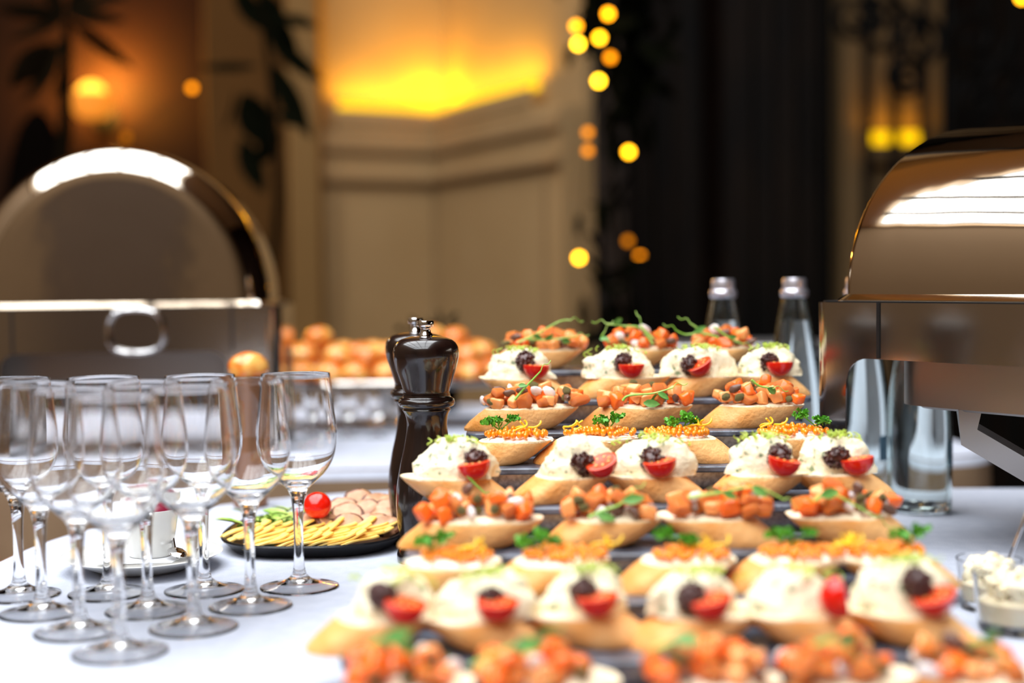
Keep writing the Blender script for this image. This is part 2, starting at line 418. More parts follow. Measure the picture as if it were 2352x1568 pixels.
# black iron gate with scrolls on the right
YG = 5.6
g = thing('iron_gate', 'black wrought iron gate with vertical bars and scrolls before tan columns', 'gate', (px_x(2060, YG), YG, 0))
for pxb in (1900, 1992, 2055, 2122, 2180, 2260, 2330):
    x = px_x(pxb, YG)-g.location.x
    mb = MB(); mb.add(*tube([(x, 0, 0), (x, 0, 3.6)], 0.02, 8)); mb.build('bar', M['iron'], g)
def scroll(cx, cz, r, turns, dirn, a0):
    pts = []
    for k in range(40):
        t = k/39; a = a0 + dirn*turns*2*PI*t; rr = r*(1-0.85*t)
        pts.append((cx+rr*math.cos(a), -0.02, cz+rr*math.sin(a)))
    return pts
for (sx, sz, r, a0, dr) in ((2030, 70, .12, 0, 1), (2110, 100, .11, PI, -1), (2080, 180, .08, PI/2, 1), (2230, 90, .14, 0, -1), (2300, 200, .12, PI, 1), (2240, 230, .09, 2, 1), (1960, 40, .1, 1, -1)):
    p = at_y(sx, sz, YG); mb = MB(); mb.add(*tube(scroll(p.x-g.location.x, p.z, r, 1.6, dr, a0), 0.019, 6)); mb.build('scroll', M['iron'], g)

# ------------------------------------------------------------------ lamp, plants, fairy lights
p = at_y(165, 240, 5.3)
lp = thing('wall_lamp', 'glowing orange wall lamp behind the dark leaves at far left', 'lamp', (p.x, 5.75, p.z))
mb = MB(); mb.add(*lathe([(0.0, 0.0), (0.05, 0.0), (0.05, 0.015), (0, 0.015)], 20), mx=Matrix.Rotation(PI/2, 4, 'X')); mb.build('back_plate', M['iron'], lp)
mb = MB(); mb.add(*tube([(0, -0.01, 0), (0, -0.12, -0.02), (0, -0.2, 0.0)], 0.008, 8)); mb.build('arm', M['iron'], lp)
mb = MB(); mb.add(*lathe([(0, -.03), (.05, -.02), (.085, .03), (.095, .07), (.09, .07), (.08, .035), (.045, -.012), (0, -.022)], 28)); mb.build('lamp_shade', M['shade'], lp, (0, -0.2, 0.0))
mb = MB(); mb.add(*ICO2, mx=TRS((0, -0.2, 0.06), sc=0.06)); mb.build('bulb', emis('lamp_bulb', lin(255, 176, 54), 3.0), lp)
point('wall_lamp_glow', (p.x+.02, 5.62, p.z+0.12), 60, (1, 0.45, 0.06), 0.05)

def leaf_mesh(L, w, curl, n=6):
    vs = []; fs = []
    for i in range(n+1):
        t = i/n; ww = w*math.sin(PI*min(1, t*0.97+0.03))**0.8*(1-0.25*t)
        z = -curl*t*t
        vs += [(t*L, -ww/2, z+ww*0.12), (t*L, 0, z), (t*L, ww/2, z+ww*0.12)]
    for i in range(n):
        for k in range(2): fs.append((i*3+k, i*3+k+1, (i+1)*3+k+1, (i+1)*3+k))
    # thickness
    o = len(vs); th = 0.0015; vs += [(a, b, c-th) for a, b, c in vs]; fs += [tuple(j+o for j in f)[::-1] for f in fs]
    return vs, fs
def px_leaf(par, a, b, w, Y, m, dY=0.05):
    A = at_y(a[0], a[1], Y); B = at_y(b[0], b[1], Y+U(-dY, dY)); d = B-A; L = d.length
    vs, fs = leaf_mesh(L, w*Y/FPX, L*0.06)
    q = d.to_track_quat('X', 'Z'); roll = Matrix.Rotation(PI/2 + U(-.5, .5), 4, 'X')
    mb = MB(); mb.add(vs, fs); o = mb.build('leaf', m, par)
    o.matrix_local = Matrix.Translation(A-Vector(par.location)) @ q.to_matrix().to_4x4() @ roll
    return o
YP = 4.3
px0 = at_y(610, 640, YP)
pl1 = thing('rubber_plant', 'tall dark plant with large drooping leaves beside the tan wall', 'plant', (px0.x, YP, 0))
mb = MB(); mb.add(*lathe([(0, 0), (0.13, 0), (0.17, 0.3), (0.155, 0.3), (0.14, 0.26), (0, 0.26)], 28)); mb.build('pot', M['pot'], pl1)
def rel(px, py, Y, o): q = at_y(px, py, Y); return tuple(q-Vector(o.location))
mb = MB(); mb.add(*tube([(0, 0, 0.25), rel(600, 900, YP, pl1), rel(640, 450, YP, pl1), rel(625, 200, YP, pl1), rel(590, -60, YP, pl1)], [.018, .016, .012, .01, .007], 8)); mb.build('stem', M['stem'], pl1)
for a, b, w in (((540, -30), (610, 75), 58), ((600, 20), (690, 150), 70), ((620, 90), (742, 190), 50), ((630, 150), (712, 320), 62),
                ((560, 215), (620, 345), 95), ((555, 320), (605, 445), 66), ((590, 150), (450, 158), 26), ((640, 40), (735, 60), 40),
                ((540, 210), (520, 300), 60), ((600, -20), (660, 90), 60), ((640, 260), (700, 290), 40), ((640, 300), (590, 380), 55)):
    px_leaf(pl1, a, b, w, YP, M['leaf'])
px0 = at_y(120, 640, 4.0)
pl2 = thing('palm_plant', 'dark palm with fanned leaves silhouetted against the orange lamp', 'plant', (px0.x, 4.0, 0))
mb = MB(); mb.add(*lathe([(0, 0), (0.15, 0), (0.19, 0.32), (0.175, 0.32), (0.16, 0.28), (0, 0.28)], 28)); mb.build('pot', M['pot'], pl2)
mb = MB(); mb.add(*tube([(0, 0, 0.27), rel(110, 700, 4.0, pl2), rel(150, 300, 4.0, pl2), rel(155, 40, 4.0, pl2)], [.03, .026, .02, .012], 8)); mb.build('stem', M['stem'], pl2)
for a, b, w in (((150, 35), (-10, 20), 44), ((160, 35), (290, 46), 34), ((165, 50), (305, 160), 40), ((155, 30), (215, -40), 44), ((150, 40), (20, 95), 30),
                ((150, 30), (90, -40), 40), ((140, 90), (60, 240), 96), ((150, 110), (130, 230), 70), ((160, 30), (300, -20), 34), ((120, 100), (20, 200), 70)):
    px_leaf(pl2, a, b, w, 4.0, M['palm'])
# dark high-backed chair silhouette in front of the lamp
px0 = at_y(95, 640, 4.95)
ch = thing('dark_armchair', 'dark rounded high backed chair in shadow below the wall lamp', 'chair', (px0.x, 4.95, 0))
zt = at_y(95, 250, 4.95).z
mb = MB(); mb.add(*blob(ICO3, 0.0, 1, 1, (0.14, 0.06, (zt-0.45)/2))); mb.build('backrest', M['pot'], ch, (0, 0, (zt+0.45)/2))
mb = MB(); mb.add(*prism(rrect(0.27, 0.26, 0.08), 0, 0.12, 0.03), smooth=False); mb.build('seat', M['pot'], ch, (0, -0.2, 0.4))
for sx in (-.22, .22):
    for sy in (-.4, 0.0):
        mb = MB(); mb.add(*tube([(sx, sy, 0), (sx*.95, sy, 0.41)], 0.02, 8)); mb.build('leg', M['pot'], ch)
# hanging garland of dark leaves at the edge of the tan wall
YF = 3.9
p = at_y(1400, 60, YF)
ga = thing('leaf_garland', 'dark leafy garland hanging down at the edge of the tan wall', 'garland', (p.x, YF, p.z))
mb = MB()
mb.add(*tube([rel(1430, -220, YF, ga), rel(1400, 0, YF, ga), rel(1380, 200, YF, ga), rel(1420, 500, YF, ga), rel(1440, 800, YF, ga)], 0.006, 6)); mb.build('stem', M['stem'], ga)
mb = MB()
lv = leaf_mesh(0.11, 0.045, 0.01, 4)
for i in range(230):
    py = U(-200, 250) if i % 6 else U(250, 800); cx = 1400 + 40*math.sin(py/120) + (22 if py > 250 else 0); w = 95 if py < 190 else (48 if py < 380 else 34)
    q = Vector(rel(cx+random.gauss(0, w*0.5), py, YF+U(-0.06, 0.12), ga))
    mb.add(*lv, mx=TRS(q, (U(0, 6.3), U(0, 6.3), U(0, 6.3)), U(.6, 1.2)))
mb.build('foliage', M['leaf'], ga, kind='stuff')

def fairy(name, label, pts, wire, Y):
    p0 = at_y(*wire[0], Y); t = thing(name, label, 'fairy lights', tuple(p0))
    mb = MB(); mb.add(*tube([rel(x, y, Y, t) for x, y in wire], 0.0015, 5)); mb.build('wire', M['iron'], t)
    for x, y, br, warm in pts:
        m = emis('bulb_glow', lin(255, int(140+52*warm), int(12+16*warm)), 11*br)
        m.cycles.emission_sampling = 'NONE'
        mb = MB(); mb.add(*ICO2, mx=TRS((0, 0, 0), sc=(.0112, .0112, .0112))); mb.build('bulb', m, t, rel(x, y, Y, t))
fairy('fairy_light_string', 'string of warm fairy lights hanging down at the right edge of the tan wall',
      [(1397, 32, .75, .3), (1323, 60, .6, .3), (1377, 87, .9, .6), (1328, 101, 1.2, .9), (1402, 132, .3, .1), (1375, 186, 1.2, .9), (1350, 304, .16, .1), (1350, 346, .16, .1), (1330, 592, 1.1, .6)],
      [(1397, -100), (1397, 32), (1323, 60), (1377, 87), (1328, 101), (1402, 132), (1375, 186), (1350, 304), (1350, 346), (1330, 592)], 3.75)
fairy('fairy_light_string', 'string of warm fairy lights hanging in the dark just right of the tan wall',
      [(1444, 349, 1.0, .6), (1442, 553, .09, .1), (1470, 590, .3, .1), (1490, 190, .04, .1)], [(1470, -100), (1460, 180), (1444, 349), (1442, 553), (1470, 590)], 4.1)
fairy('fairy_light_string', 'faint warm fairy lights among the plants at the upper left', [(441, 202, .22, .1), (290, 315, .04, .1)], [(470, -100), (441, 202), (360, 260), (290, 315)], 4.1)
fairy('fairy_light_string', 'single bright fairy light at the top right corner before the iron gate', [(2347, -6, 1.0, .6)], [(2360, -120), (2347, -6)], 4.1)

# ------------------------------------------------------------------ tables
def cloth_table(tname, tlabel, cname, clabel, cx, cy, hx, hy, rad, yaw, skirt_m, cloth_m, drop):
    t = thing(tname, tlabel, 'table', (cx, cy, 0), yaw)
    mb = MB(); mb.add(*prism(rrect(hx-.004, hy-.004, rad-.004, 10), TZ-0.035, TZ-0.0035), smooth=False); mb.build('tabletop', M['wood'], t)
    for sx in (-1, 1):
        for sy in (-1, 1):
            mb = MB(); mb.add(*tube([(sx*(hx-.22), sy*(hy-.2), 0), (sx*(hx-.22), sy*(hy-.2), TZ-0.034)], 0.02, 10)); mb.build('leg', M['wood'], t)
    out = rrect(hx, hy, rad, 40); n0 = []
    for i, p in enumerate(out):                  # densify straight runs
        q = out[(i+1) % len(out)]; d = math.hypot(q[0]-p[0], q[1]-p[1]); k = max(1, int(d/0.02))
        for j in range(k): n0.append((p[0]+(q[0]-p[0])*j/k, p[1]+(q[1]-p[1])*j/k))
    n = len(n0); nr = []
    for i in range(n):
        a = n0[i-1]; c = n0[(i+1) % n]; tx, ty = c[0]-a[0], c[1]-a[1]; l = math.hypot(tx, ty); nr.append((ty/l, -tx/l))
    rings = []
    rings.append([(p[0]-q[0]*.02, p[1]-q[1]*.02, TZ) for p, q in zip(n0, nr)])
    for a in (30, 60, 90):
        s, c_ = math.sin(math.radians(a)), 1-math.cos(math.radians(a))
        rings.append([(p[0]-q[0]*.02+q[0]*.02*s*1.2, p[1]-q[1]*.02+q[1]*.02*s*1.2, TZ-.02*c_) for p, q in zip(n0, nr)])
    acc = 0; per = []
    for i in range(n): per.append(acc); acc += math.hypot(n0[(i+1) % n][0]-n0[i][0], n0[(i+1) % n][1]-n0[i][1])
    for k in range(1, 6):
        f = k/5
        rings.append([(p[0]+q[0]*(.006+f*.035*(1+math.sin(s_*38+.7*math.sin(s_*9)))), p[1]+q[1]*(.006+f*.035*(1+math.sin(s_*38+.7*math.sin(s_*9)))), TZ-.02-f*drop) for p, q, s_ in zip(n0, nr, per)])
    mb = MB(); vs = [v for r in rings for v in r]; fs = []; mi = []
    for i in range(len(rings)-1):
        for k in range(n):
            k2 = (k+1) % n; fs.append((i*n+k2, i*n+k, (i+1)*n+k, (i+1)*n+k2)); mi.append(1 if i >= 3 else 0)
    # underside is open; the top is a grid-free n-gon
    mb.add(vs, fs); mb.mi = mi
    mb.add(rings[0], [tuple(range(n))], 0, False)
    o = mb.build(cname, [cloth_m, skirt_m], loc=(cx, cy, 0), rot=(0, 0, yaw)); tag(o, clabel, 'tablecloth')
    return t, o
YAWF = math.radians(-4)
cloth_table('buffet_table', 'front buffet table hidden beneath the bright white cloth', 'tablecloth', 'bright white linen cloth on the front buffet table under glasses and canapes',
            0.27, 1.2, 0.83, 0.72, 0.46, YAWF, M['cloth'], M['cloth'], 0.5)
cloth_table('side_table', 'rear buffet table beneath a white cloth behind the wine glasses', 'tablecloth', 'white cloth with shade tinted into its skirt on the rear buffet table',
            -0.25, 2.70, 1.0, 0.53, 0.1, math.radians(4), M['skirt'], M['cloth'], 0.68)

# ------------------------------------------------------------------ wine glasses
GP = smooth_prof([(.0316, .1995), (.0340, .174), (.0365, .153), (.0371, .142), (.0359, .130), (.0322, .118), (.0256, .108), (.0168, .0995), (.0100, .093), (.0072, .0865)], 5)
GI = smooth_prof([(.0309, .1998), (.0333, .174), (.0358, .153), (.0364, .142), (.0352, .1302), (.0315, .1187), (.0247, .1092), (.0155, .1015), (.007, .0985), (.0, .098)], 5)
GS = smooth_prof([(0.0072, .0865), (0.0058, .079), (0.0047, .062), (0.0044, .04), (0.0050, .022), (0.0066, .014), (0.0085, .011)], 4)
GF = smooth_prof([(0.0085, .011), (0.0130, .0078), (0.022, .0046), (0.0335, .0026), (0.0366, .0018)], 4) + [(0.0368, .001), (0.0364, .0003), (0.0352, .0004), (.030, .0012), (.021, .0028), (.013, .0048), (.006, .0066), (0.0, .0074)]
wg = thing('wine_glass', '', 'wine glass')
mb = MB(); mb.add(*lathe(GP[::-1]+[(0.03125, .2001)]+GI, 56)); mb.build('bowl', M['glass'], wg)
mb = MB(); mb.add(*lathe(GS[::-1], 32)); mb.build('stem', M['glass'], wg)
mb = MB(); mb.add(*lathe(GF[::-1], 56)); mb.build('foot', M['glass'], wg)
GL = [((276, 1497), 'wine glass at the front tip of the triangle, nearest the lower left corner'),
      ((183, 1449), 'left wine glass of the second row of two, above the front tip glass'),
      ((445, 1440), 'right wine glass of the second row of two, in front of the cup'),
      ((97, 1406), 'left wine glass of the row of three, second nearest the left edge'),
      ((340, 1401), 'middle wine glass of the row of three, before the white cup'),
      ((576, 1391), 'right wine glass of the row of three, before the black platter'),
      ((45, 1366), 'back row wine glass partly cut off by the left edge'),
      ((250, 1362), 'second wine glass from the left in the back row of four'),
      ((470, 1355), 'third wine glass from the left in the back row of four'),
      ((688, 1347), 'rightmost wine glass, back row corner closest to the pepper mills')]
for i, ((x, y), lab) in enumerate(GL):
    q = on_z(x, y, 0.001); q.z = TZ
    if i == 0: wg.location = q; wg['label'] = lab; wg['group'] = 'wine glasses set out in a triangle'
    else: dup(wg, q, 0, lab, 'wine glasses set out in a triangle')

# ------------------------------------------------------------------ pepper mills
mill = thing('pepper_mill', 'near dark wooden pepper mill with chrome knob, overlapping the other mill', 'pepper mill', group='pair of dark pepper mills')
mb = MB(); mb.add(*lathe([(0, 0)]+smooth_prof([(.0315, 0), (.0325, .004), (.0318, .010), (.0290, .016), (.0288, .024), (.0312, .038), (.0326, .058), (.0316, .076), (.0278, .098), (.0232, .118), (.0205, .136), (.0212, .147), (.0235, .1525)], 4)
       + smooth_prof([(.0235, .1525), (.0245, .154), (.0238, .1565), (.0272, .158), (.0287, .1615), (.0275, .165), (.0245, .167), (.024, .170)], 4)+[(0, .170)], 48)); mb.build('body', M['mill'], mill)
mb = MB(); mb.add(*lathe([(0, .1705)]+smooth_prof([(.0236, .1705), (.0238, .174), (.0272, .186), (.0312, .198), (.0333, .209), (.0322, .218), (.0265, .2245), (.0160, .2278), (.009, .2285)], 4)+[(0, .2285)], 48)); mb.build('head', M['mill'], mill)
mb = MB(); mb.add(*lathe([(0, .228), (.0072, .228), (.0068, .2305), (.0052, .2325), (.0050, .236), (.0058, .2375), (.0080, .238), (.0084, .2395), (.0084, .2425), (.0076, .244), (.0, .244)], 32)); mb.build('knob', M['chrome'], mill)
q = at_y(980, 921, 1.435); mill.location = (q.x, q.y, TZ)
q2 = at_y(957, 905, 1.545)
dup(mill, (q2.x, q2.y, TZ), 0.3, 'far dark wooden pepper mill half hidden behind its twin', 'pair of dark pepper mills')

# ------------------------------------------------------------------ chafing dishes
def chafer(name, label, loc, rz, L, w, r, z0, z1, legw, end_e, seams, handle=False, holder=False, zs=1.0):
    t = thing(name, label, 'chafing dish', loc, rz)
    hx = L/2; n = []
    out = rrect(hx, w, 0.02, 6); dense = []
    for i, p in enumerate(out):
        q = out[(i+1) % len(out)]; d = math.hypot(q[0]-p[0], q[1]-p[1]); k = max(1, int(d/0.003))
        for j in range(k): dense.append((p[0]+(q[0]-p[0])*j/k, p[1]+(q[1]-p[1])*j/k))
    fr = 0.028
    vs = []; fs = []; nn = len(dense)
    for (x, y) in dense:
        # distance to nearest corner along the side
        dx, dy = hx-abs(x), w-abs(y)
        s = max(dx, dy)
        if s <= legw: zl = 0.0
        elif s < legw+fr: u_ = 1-(s-legw)/fr; zl = z0-fr+fr*math.sqrt(max(0, 1-u_*u_))
        else: zl = z0
        vs += [(x, y, zl), (x, y, (zl+z1)/2), (x, y, z1)]
    for i in range(nn):
        j = (i+1) % nn
        fs += [(i*3, j*3, j*3+1, i*3+1), (i*3+1, j*3+1, j*3+2, i*3+2)]
    mb = MB(); mb.add(vs, fs, smooth=True); o = mb.build('frame', M['steelf'], t)
    so = o.modifiers.new('solid', 'SOLIDIFY'); so.thickness = 0.002; so.offset = -1
    mod = o.modifiers.new('e', 'EDGE_SPLIT'); mod.split_angle = math.radians(35)
    mb = MB(); mb.add(*prism(rrect(hx-.004, w-.004, .018), z1-.004, z1+.0015), smooth=False); mb.build('gasket', M['black'], t)
    ho = r+0.012
    mb = MB(); ra, rb_ = rrect(hx-.012, ho, .03, 8), rrect(hx-.020, ho-.008, .024, 8); nr_ = len(ra)
    lvl = [(ra, z1+.0015), (ra, z1+.0028), (rb_, z1+.0085)]
    mb.add([(p_[0], p_[1], z_) for o_, z_ in lvl for p_ in o_], [(a_*nr_+k, a_*nr_+(k+1) % nr_, (a_+1)*nr_+(k+1) % nr_, (a_+1)*nr_+k) for a_ in range(2) for k in range(nr_)]+[tuple(range(nr_))[::-1], tuple(range(2*nr_, 3*nr_))], smooth=False)
    f_ = mb.build('lid_rim', M['steel'], t)
    # roll-top lid: half cylinder with rounded ends
    zl = z1+.0085; hl = hx-.025; e = end_e; sec = []
    for k in range(9):
        a = PI/2*k/8; sec.append((hl-e+e*math.cos(a)*1.0, r-e+e*math.sin(a)))   # from flat end outward
    sec2 = [(hl, (r-e)*f) for f in (0.001, 0.5, .9, .97)] + [(x, rr) for x, rr in sec]
    rows = [(x, rr) for x, rr in sec2]
    m = 12
    mid = [(hl-e-(2*(hl-e))*k/m, r) for k in range(1, m)]
    rows = rows + mid + [(-x, rr) for x, rr in rows[::-1]]
    seg = 64; vs = []; fs = []
    for (x, rr) in rows:
        for k in range(seg+1):
            a = PI*k/seg; vs.append((x, rr*math.cos(a), zl+zs*rr*math.sin(a)))
    for i in range(len(rows)-1):
        for k in range(seg):
            fs.append((i*(seg+1)+k, (i+1)*(seg+1)+k, (i+1)*(seg+1)+k+1, i*(seg+1)+k+1))
    mb = MB(); mb.add(vs, fs); mb.build('lid', M['steel'], t)
    # water pan hanging in the frame
    mb = MB(); mb.add(*prism(rrect(hx-.075, w-.03, .05, 8), z0-.052, z0-.03, .018)); mb.add(*prism(rrect(hx-.075, w-.03, .05, 8), z0-.034, z1-.006), smooth=True)
    o = mb.build('water_pan', M['matsteel'], t)
    mod = o.modifiers.new('e', 'EDGE_SPLIT'); mod.split_angle = math.radians(50)
    for (sx, sy, ax) in seams:
        mb = MB(); zz = z0+.001
        dim = (0.0035, 0.003) if ax == 'x' else (0.003, 0.0035)
        mb.add(*box(dim[0], dim[1], z1-zz, (sx, sy, (z1+zz)/2)), smooth=False); mb.build('panel_seam', M['black'], t)
    if handle:
        pts = []
        for k in range(41):
            a = 2*PI*k/40+.3; ex = .72
            pts.append((-hx-.012, -.036+.043*math.copysign(abs(math.cos(a))**ex, math.cos(a)), z1-.036+.034*math.copysign(abs(math.sin(a))**ex, math.sin(a))))
        mb = MB(); mb.add(*tube(pts, .0032, 10, False)); mb.add(*box(.012, .05, .006, (-hx-.006, -.036, z1-.003)), smooth=False); mb.build('lid_handle', M['chrome'], t)
    if holder:
        for sx in (-1, 1):
            mb = MB(); x = sx*0.12
            mb.add(*tube([(x, -w+.06, z0-.05), (x, -w+.06, z0-.075), (x*.55, -w+.13, .07), (x*.5, -w+.15, .05)], [.016, .016, .016, .016], 4)); mb.build('holder_strap', M['matsteel'], t)
        mb = MB(); mb.add(*lathe([(0, 0.002), (.045, .002), (.047, .05), (.044, .05), (.043, .006), (0, .006)], 28)); mb.build('fuel_holder', M['matsteel'], t, (0, -.06, 0.0))
    return t
ub = Vector((0.55, -0.83, 0)).normalized(); vb = Vector((-ub.y, ub.x, 0))
A = at_y(1863, 784, 1.535); A.z = TZ
Lr, wr = 0.56, 0.232
org = A + ub*(Lr/2) + vb*wr
chafer('chafing_dish', 'polished steel roll top chafing dish on the right beside the canape stand', (org.x, org.y, TZ), math.atan2(ub.y, ub.x), Lr, wr, 0.210,
       0.198, 0.256, 0.05, 0.012, [(-Lr/2+.095, -wr, 'x'), (-Lr/2, 0.1, 'y')], holder=True, zs=.885)
YL = 2.24; yawL = math.radians(90+5)
q = at_y(258, 700, YL)
axl = Vector((math.cos(yawL), math.sin(yawL), 0))
org = Vector((q.x, YL, TZ)) + axl*0.165
chafer('chafing_dish', 'large steel roll top chafing dish with ring handle on the left behind the wine glasses', (org.x, org.y, TZ), yawL, 0.33, 0.262, 0.240,
       0.176, 0.246, 0.085, 0.05, [(-.165, 0.155, 'y'), (-.165, -.185, 'y')], handle=True, zs=1.05)

# ------------------------------------------------------------------ bottles
def bottle_profile():
    o = smooth_prof([(.0355, .004), (.0375, .010), (.0378, .06), (.0375, .11), (.0335, .155), (.0255, .205), (.0185, .245), (.0145, .262)], 4)
    return o
bt = thing('water_bottle', '', 'bottle')
ou = bottle_profile(); inn = [(r-.0022, max(z, .009)) for r, z in ou]
mb = MB(); mb.add(*lathe([(0, .0005), (.033, .0005)]+ou+[(.0122, .262)]+inn[::-1]+[(0, .009)], 40)); mb.build('glass_body', M['bglass'], bt)
wl = [(r-.0028, z) for r, z in inn if z < .236]
mb = MB(); mb.add(*lathe([(0, .0096)]+[(r, max(z, .0096)) for r, z in wl]+[(0, wl[-1][1])], 40)); mb.build('water', M['water'], bt)
mb = MB(); mb.add(*lathe([(.0148, .256), (.0172, .258), (.0182, .262), (.0172, .2665), (.0152, .268), (.0150, .279), (.0140, .2815), (0, .2818)], 32)); mb.build('cap', M['cap'], bt)
vs = [(.0382*math.cos(-1.9+k*.11), .0382*math.sin(-1.9+k*.11), z_) for z_ in (.055, .086) for k in range(15)]
mb = MB(); mb.add(vs, [(k, k+1, 15+k+1, 15+k) for k in range(14)]); mb.build('label_patch', M['blue'], bt)
for i, (px_, Yb, lab) in enumerate(((1662, 1.86, 'water bottle with silver cap behind the back row of canapes, left of two'), (1825, 1.84, 'water bottle with silver cap just left of the right chafing dish'),
                                 (1972, 1.78, 'water bottle seen through the leg opening of the right chafing dish'), (2112, 1.70, 'rightmost water bottle, blue band, seen under the chafing dish pan'))):
    q = at_y(px_, 800, Yb)
    if i == 0: bt.location = (q.x, Yb, TZ); bt['label'] = lab; bt['group'] = 'water bottles behind the canapes'
    else: dup(bt, (q.x, Yb, TZ), 0.4*i, lab, 'water bottles behind the canapes')

# ------------------------------------------------------------------ stepped stand, slates and canapes
ROWY = [1.70, 1.60, 1.48, 1.375, 1.27, 1.17, 1.075, 0.98, 0.885]
BASE = [848, 915, 988, 1068, 1158, 1264, 1373, 1506, 1676]
EXT = [(1130, 1760), (1105, 1850), (1070, 1858), (1075, 1950), (960, 2030), (930, 2085), (905, 2185), (780, 2230), (770, 2330)]
ROWZ = []
BH = 0.031
for y_, b in zip(ROWY, BASE): ROWZ.append(at_y(1480, b, y_-BH).z)
ROWNAME = ['back row', 'second row from back', 'third row from back', 'fourth row from back', 'middle row', 'fourth row from front', 'third row from front', 'second row from front', 'front row']
st = thing('stepped_stand', 'long steel stepped stand carrying the rows of canapes', 'stand', (0.13, 1.3, TZ))
TH = 0.006
for i in range(9):
    xa, xb = px_x(EXT[i][0], ROWY[i]), px_x(EXT[i][1], ROWY[i]); cx = (xa+xb)/2; hw = (xb-xa)/2
    yf = ROWY[i]-BH-.013; yb = ROWY[i]+0.045
    zt = ROWZ[i]
    mb = MB(); mb.add(*prism(rrect(hw-.008, (yb-yf-.016)/2, .012, 5), 0, zt-TH-TZ, .001), smooth=False)
    mb.build('riser', M['riser'], st, (cx-.13, (yf+yb)/2+.002-1.3, 0))
    mb = MB(); mb.add(*prism(rrect(hw, (yb-yf)/2, .014, 5), zt-TH, zt, .0012), smooth=False)
    o = mb.build('slate_tray', M['slate'], loc=(cx, (yf+yb)/2, 0))
    tag(o, 'narrow black slate tray under the %s of canapes' % ROWNAME[i], 'tray', 'slate trays on the stepped stand')

def bread(par, L, sh, seed, h=0.0232, b=0.0295):
    n = 40; rings = []; rs = random.Random(seed)
    lv = [(0.0, .90), (.12, .965), (.4, 1.0), (.75, 1.0), (.93, .985), (1.0, .955)]
    a = L/2
    def pt(k, sc, t, zoff=0):
        w = 2*PI*k/n; ex = 2/2.25
        x = a*math.copysign(abs(math.cos(w))**ex, math.cos(w)); y = b*math.copysign(abs(math.sin(w))**ex, math.sin(w))
        nn = noise.noise(Vector((math.cos(w)*1.4, math.sin(w)*1.4, seed*1.7)))*.09 + noise.noise(Vector((math.cos(w)*4, math.sin(w)*4, t*2+seed)))*.02
        x *= sc*(1+nn); y *= sc*(1+nn)
        zz = h*t + .0012*noise.noise(Vector((x*60, y*60, seed)))*(t > .5)
        return (x+sh*(t-.5), y, max(zz+zoff, 0))
    vs = []; fs = []; mi = []
    for t, sc in lv: vs += [pt(k, sc, t) for k in range(n)]
    nl = len(lv)
    for i in range(nl-1):
        for k in range(n):
            k2 = (k+1) % n; fs.append((i*n+k, i*n+k2, (i+1)*n+k2, (i+1)*n+k)); mi.append(0 if i < nl-2 else 1)
    base = nl-1
    for sc in (.86, .6, .3):
        o = len(vs)
        for k in range(n):
            p = pt(k, sc, 1.0); vs.append((p[0], p[1], p[2]-.0008+.0022*noise.noise(Vector((p[0]*110, p[1]*110, seed*2.2)))))
        pr_ = base*n if sc == .86 else o-n
        for k in range(n):
            k2 = (k+1) % n; fs.append((pr_+k, pr_+k2, o+k2, o+k)); mi.append(1)
    fs.append(tuple(range(len(vs)-n, len(vs)))); mi.append(1)
    fs.append(tuple(range(n))[::-1]); mi.append(1)
    mb = MB(); mb.add(vs, fs); mb.mi = mi
    return mb.build('bread_slice', [M['crust'], M['crumb']], par)
def dome(par, name, m, a, b, h, x, y, z, seed, amp=.12, fq=1.6, rz=0, rings=14, n=48, power=.8, fine=.35):
    vs = []; fs = []
    for i in range(rings):
        ph = PI/2*i/rings
        for k in range(n):
            w = 2*PI*k/n; rr = math.cos(ph)**power
            q = Vector((math.cos(w)*rr, math.sin(w)*rr, math.sin(ph)))
            f = 1+amp*noise.noise(q*fq+Vector((seed*3.1, seed, 0)))+amp*fine*noise.noise(q*4.5+Vector((seed, 0, 9)))+amp*fine*.5*noise.noise(q*11+Vector((seed, 3, 9)))
            vs.append((a*q.x*f, b*q.y*f, max(0, h*q.z*f)))
    vs.append((0, 0, h))
    for i in range(rings-1):
        for k in range(n):
            k2 = (k+1) % n; fs.append((i*n+k, i*n+k2, (i+1)*n+k2, (i+1)*n+k))
    for k in range(n): fs.append(((rings-1)*n+k, (rings-1)*n+(k+1) % n, len(vs)-1))
    fs.append(tuple(range(n))[::-1])
    mb = MB(); mb.add(vs, fs); return mb.build(name, m, par, (x, y, z), (0, 0, rz))
# shared small meshes
CUBES = []
for i in range(6):
    bm = bmesh.new(); bmesh.ops.create_cube(bm, size=1)
    for v in bm.verts: v.co += Vector((U(-.2, .2), U(-.2, .2), U(-.2, .2)))
    bmesh.ops.bevel(bm, geom=bm.edges[:], offset=.24, segments=3, affect='EDGES', profile=.5)
    me = bpy.data.meshes.new('salmon_cube'); bm.to_mesh(me); bm.free(); me.materials.append((M['salmon'], M['salmon2'], M['salmon3'])[i % 3])
    for p_ in me.polygons: p_.use_smooth = True
    CUBES.append(me)
CAPER = []
for i in range(2):
    mb = MB(); mb.add(*blob(ICO2, .25, 2.5, i+3, (1, .85, .9))); CAPER.append(mb.mesh('caper', M['caper']))
mb = MB(); mb.add(*blob(ICO2, .3, 1.8, 9, (1, .5, .8))); OLIVE = mb.mesh('olive_piece', M['olive'])
mb = MB(); mb.add(*blob(ICO2, .3, 1.8, 5, (1, .45, .8))); ONION = mb.mesh('onion_piece', M['onion'])
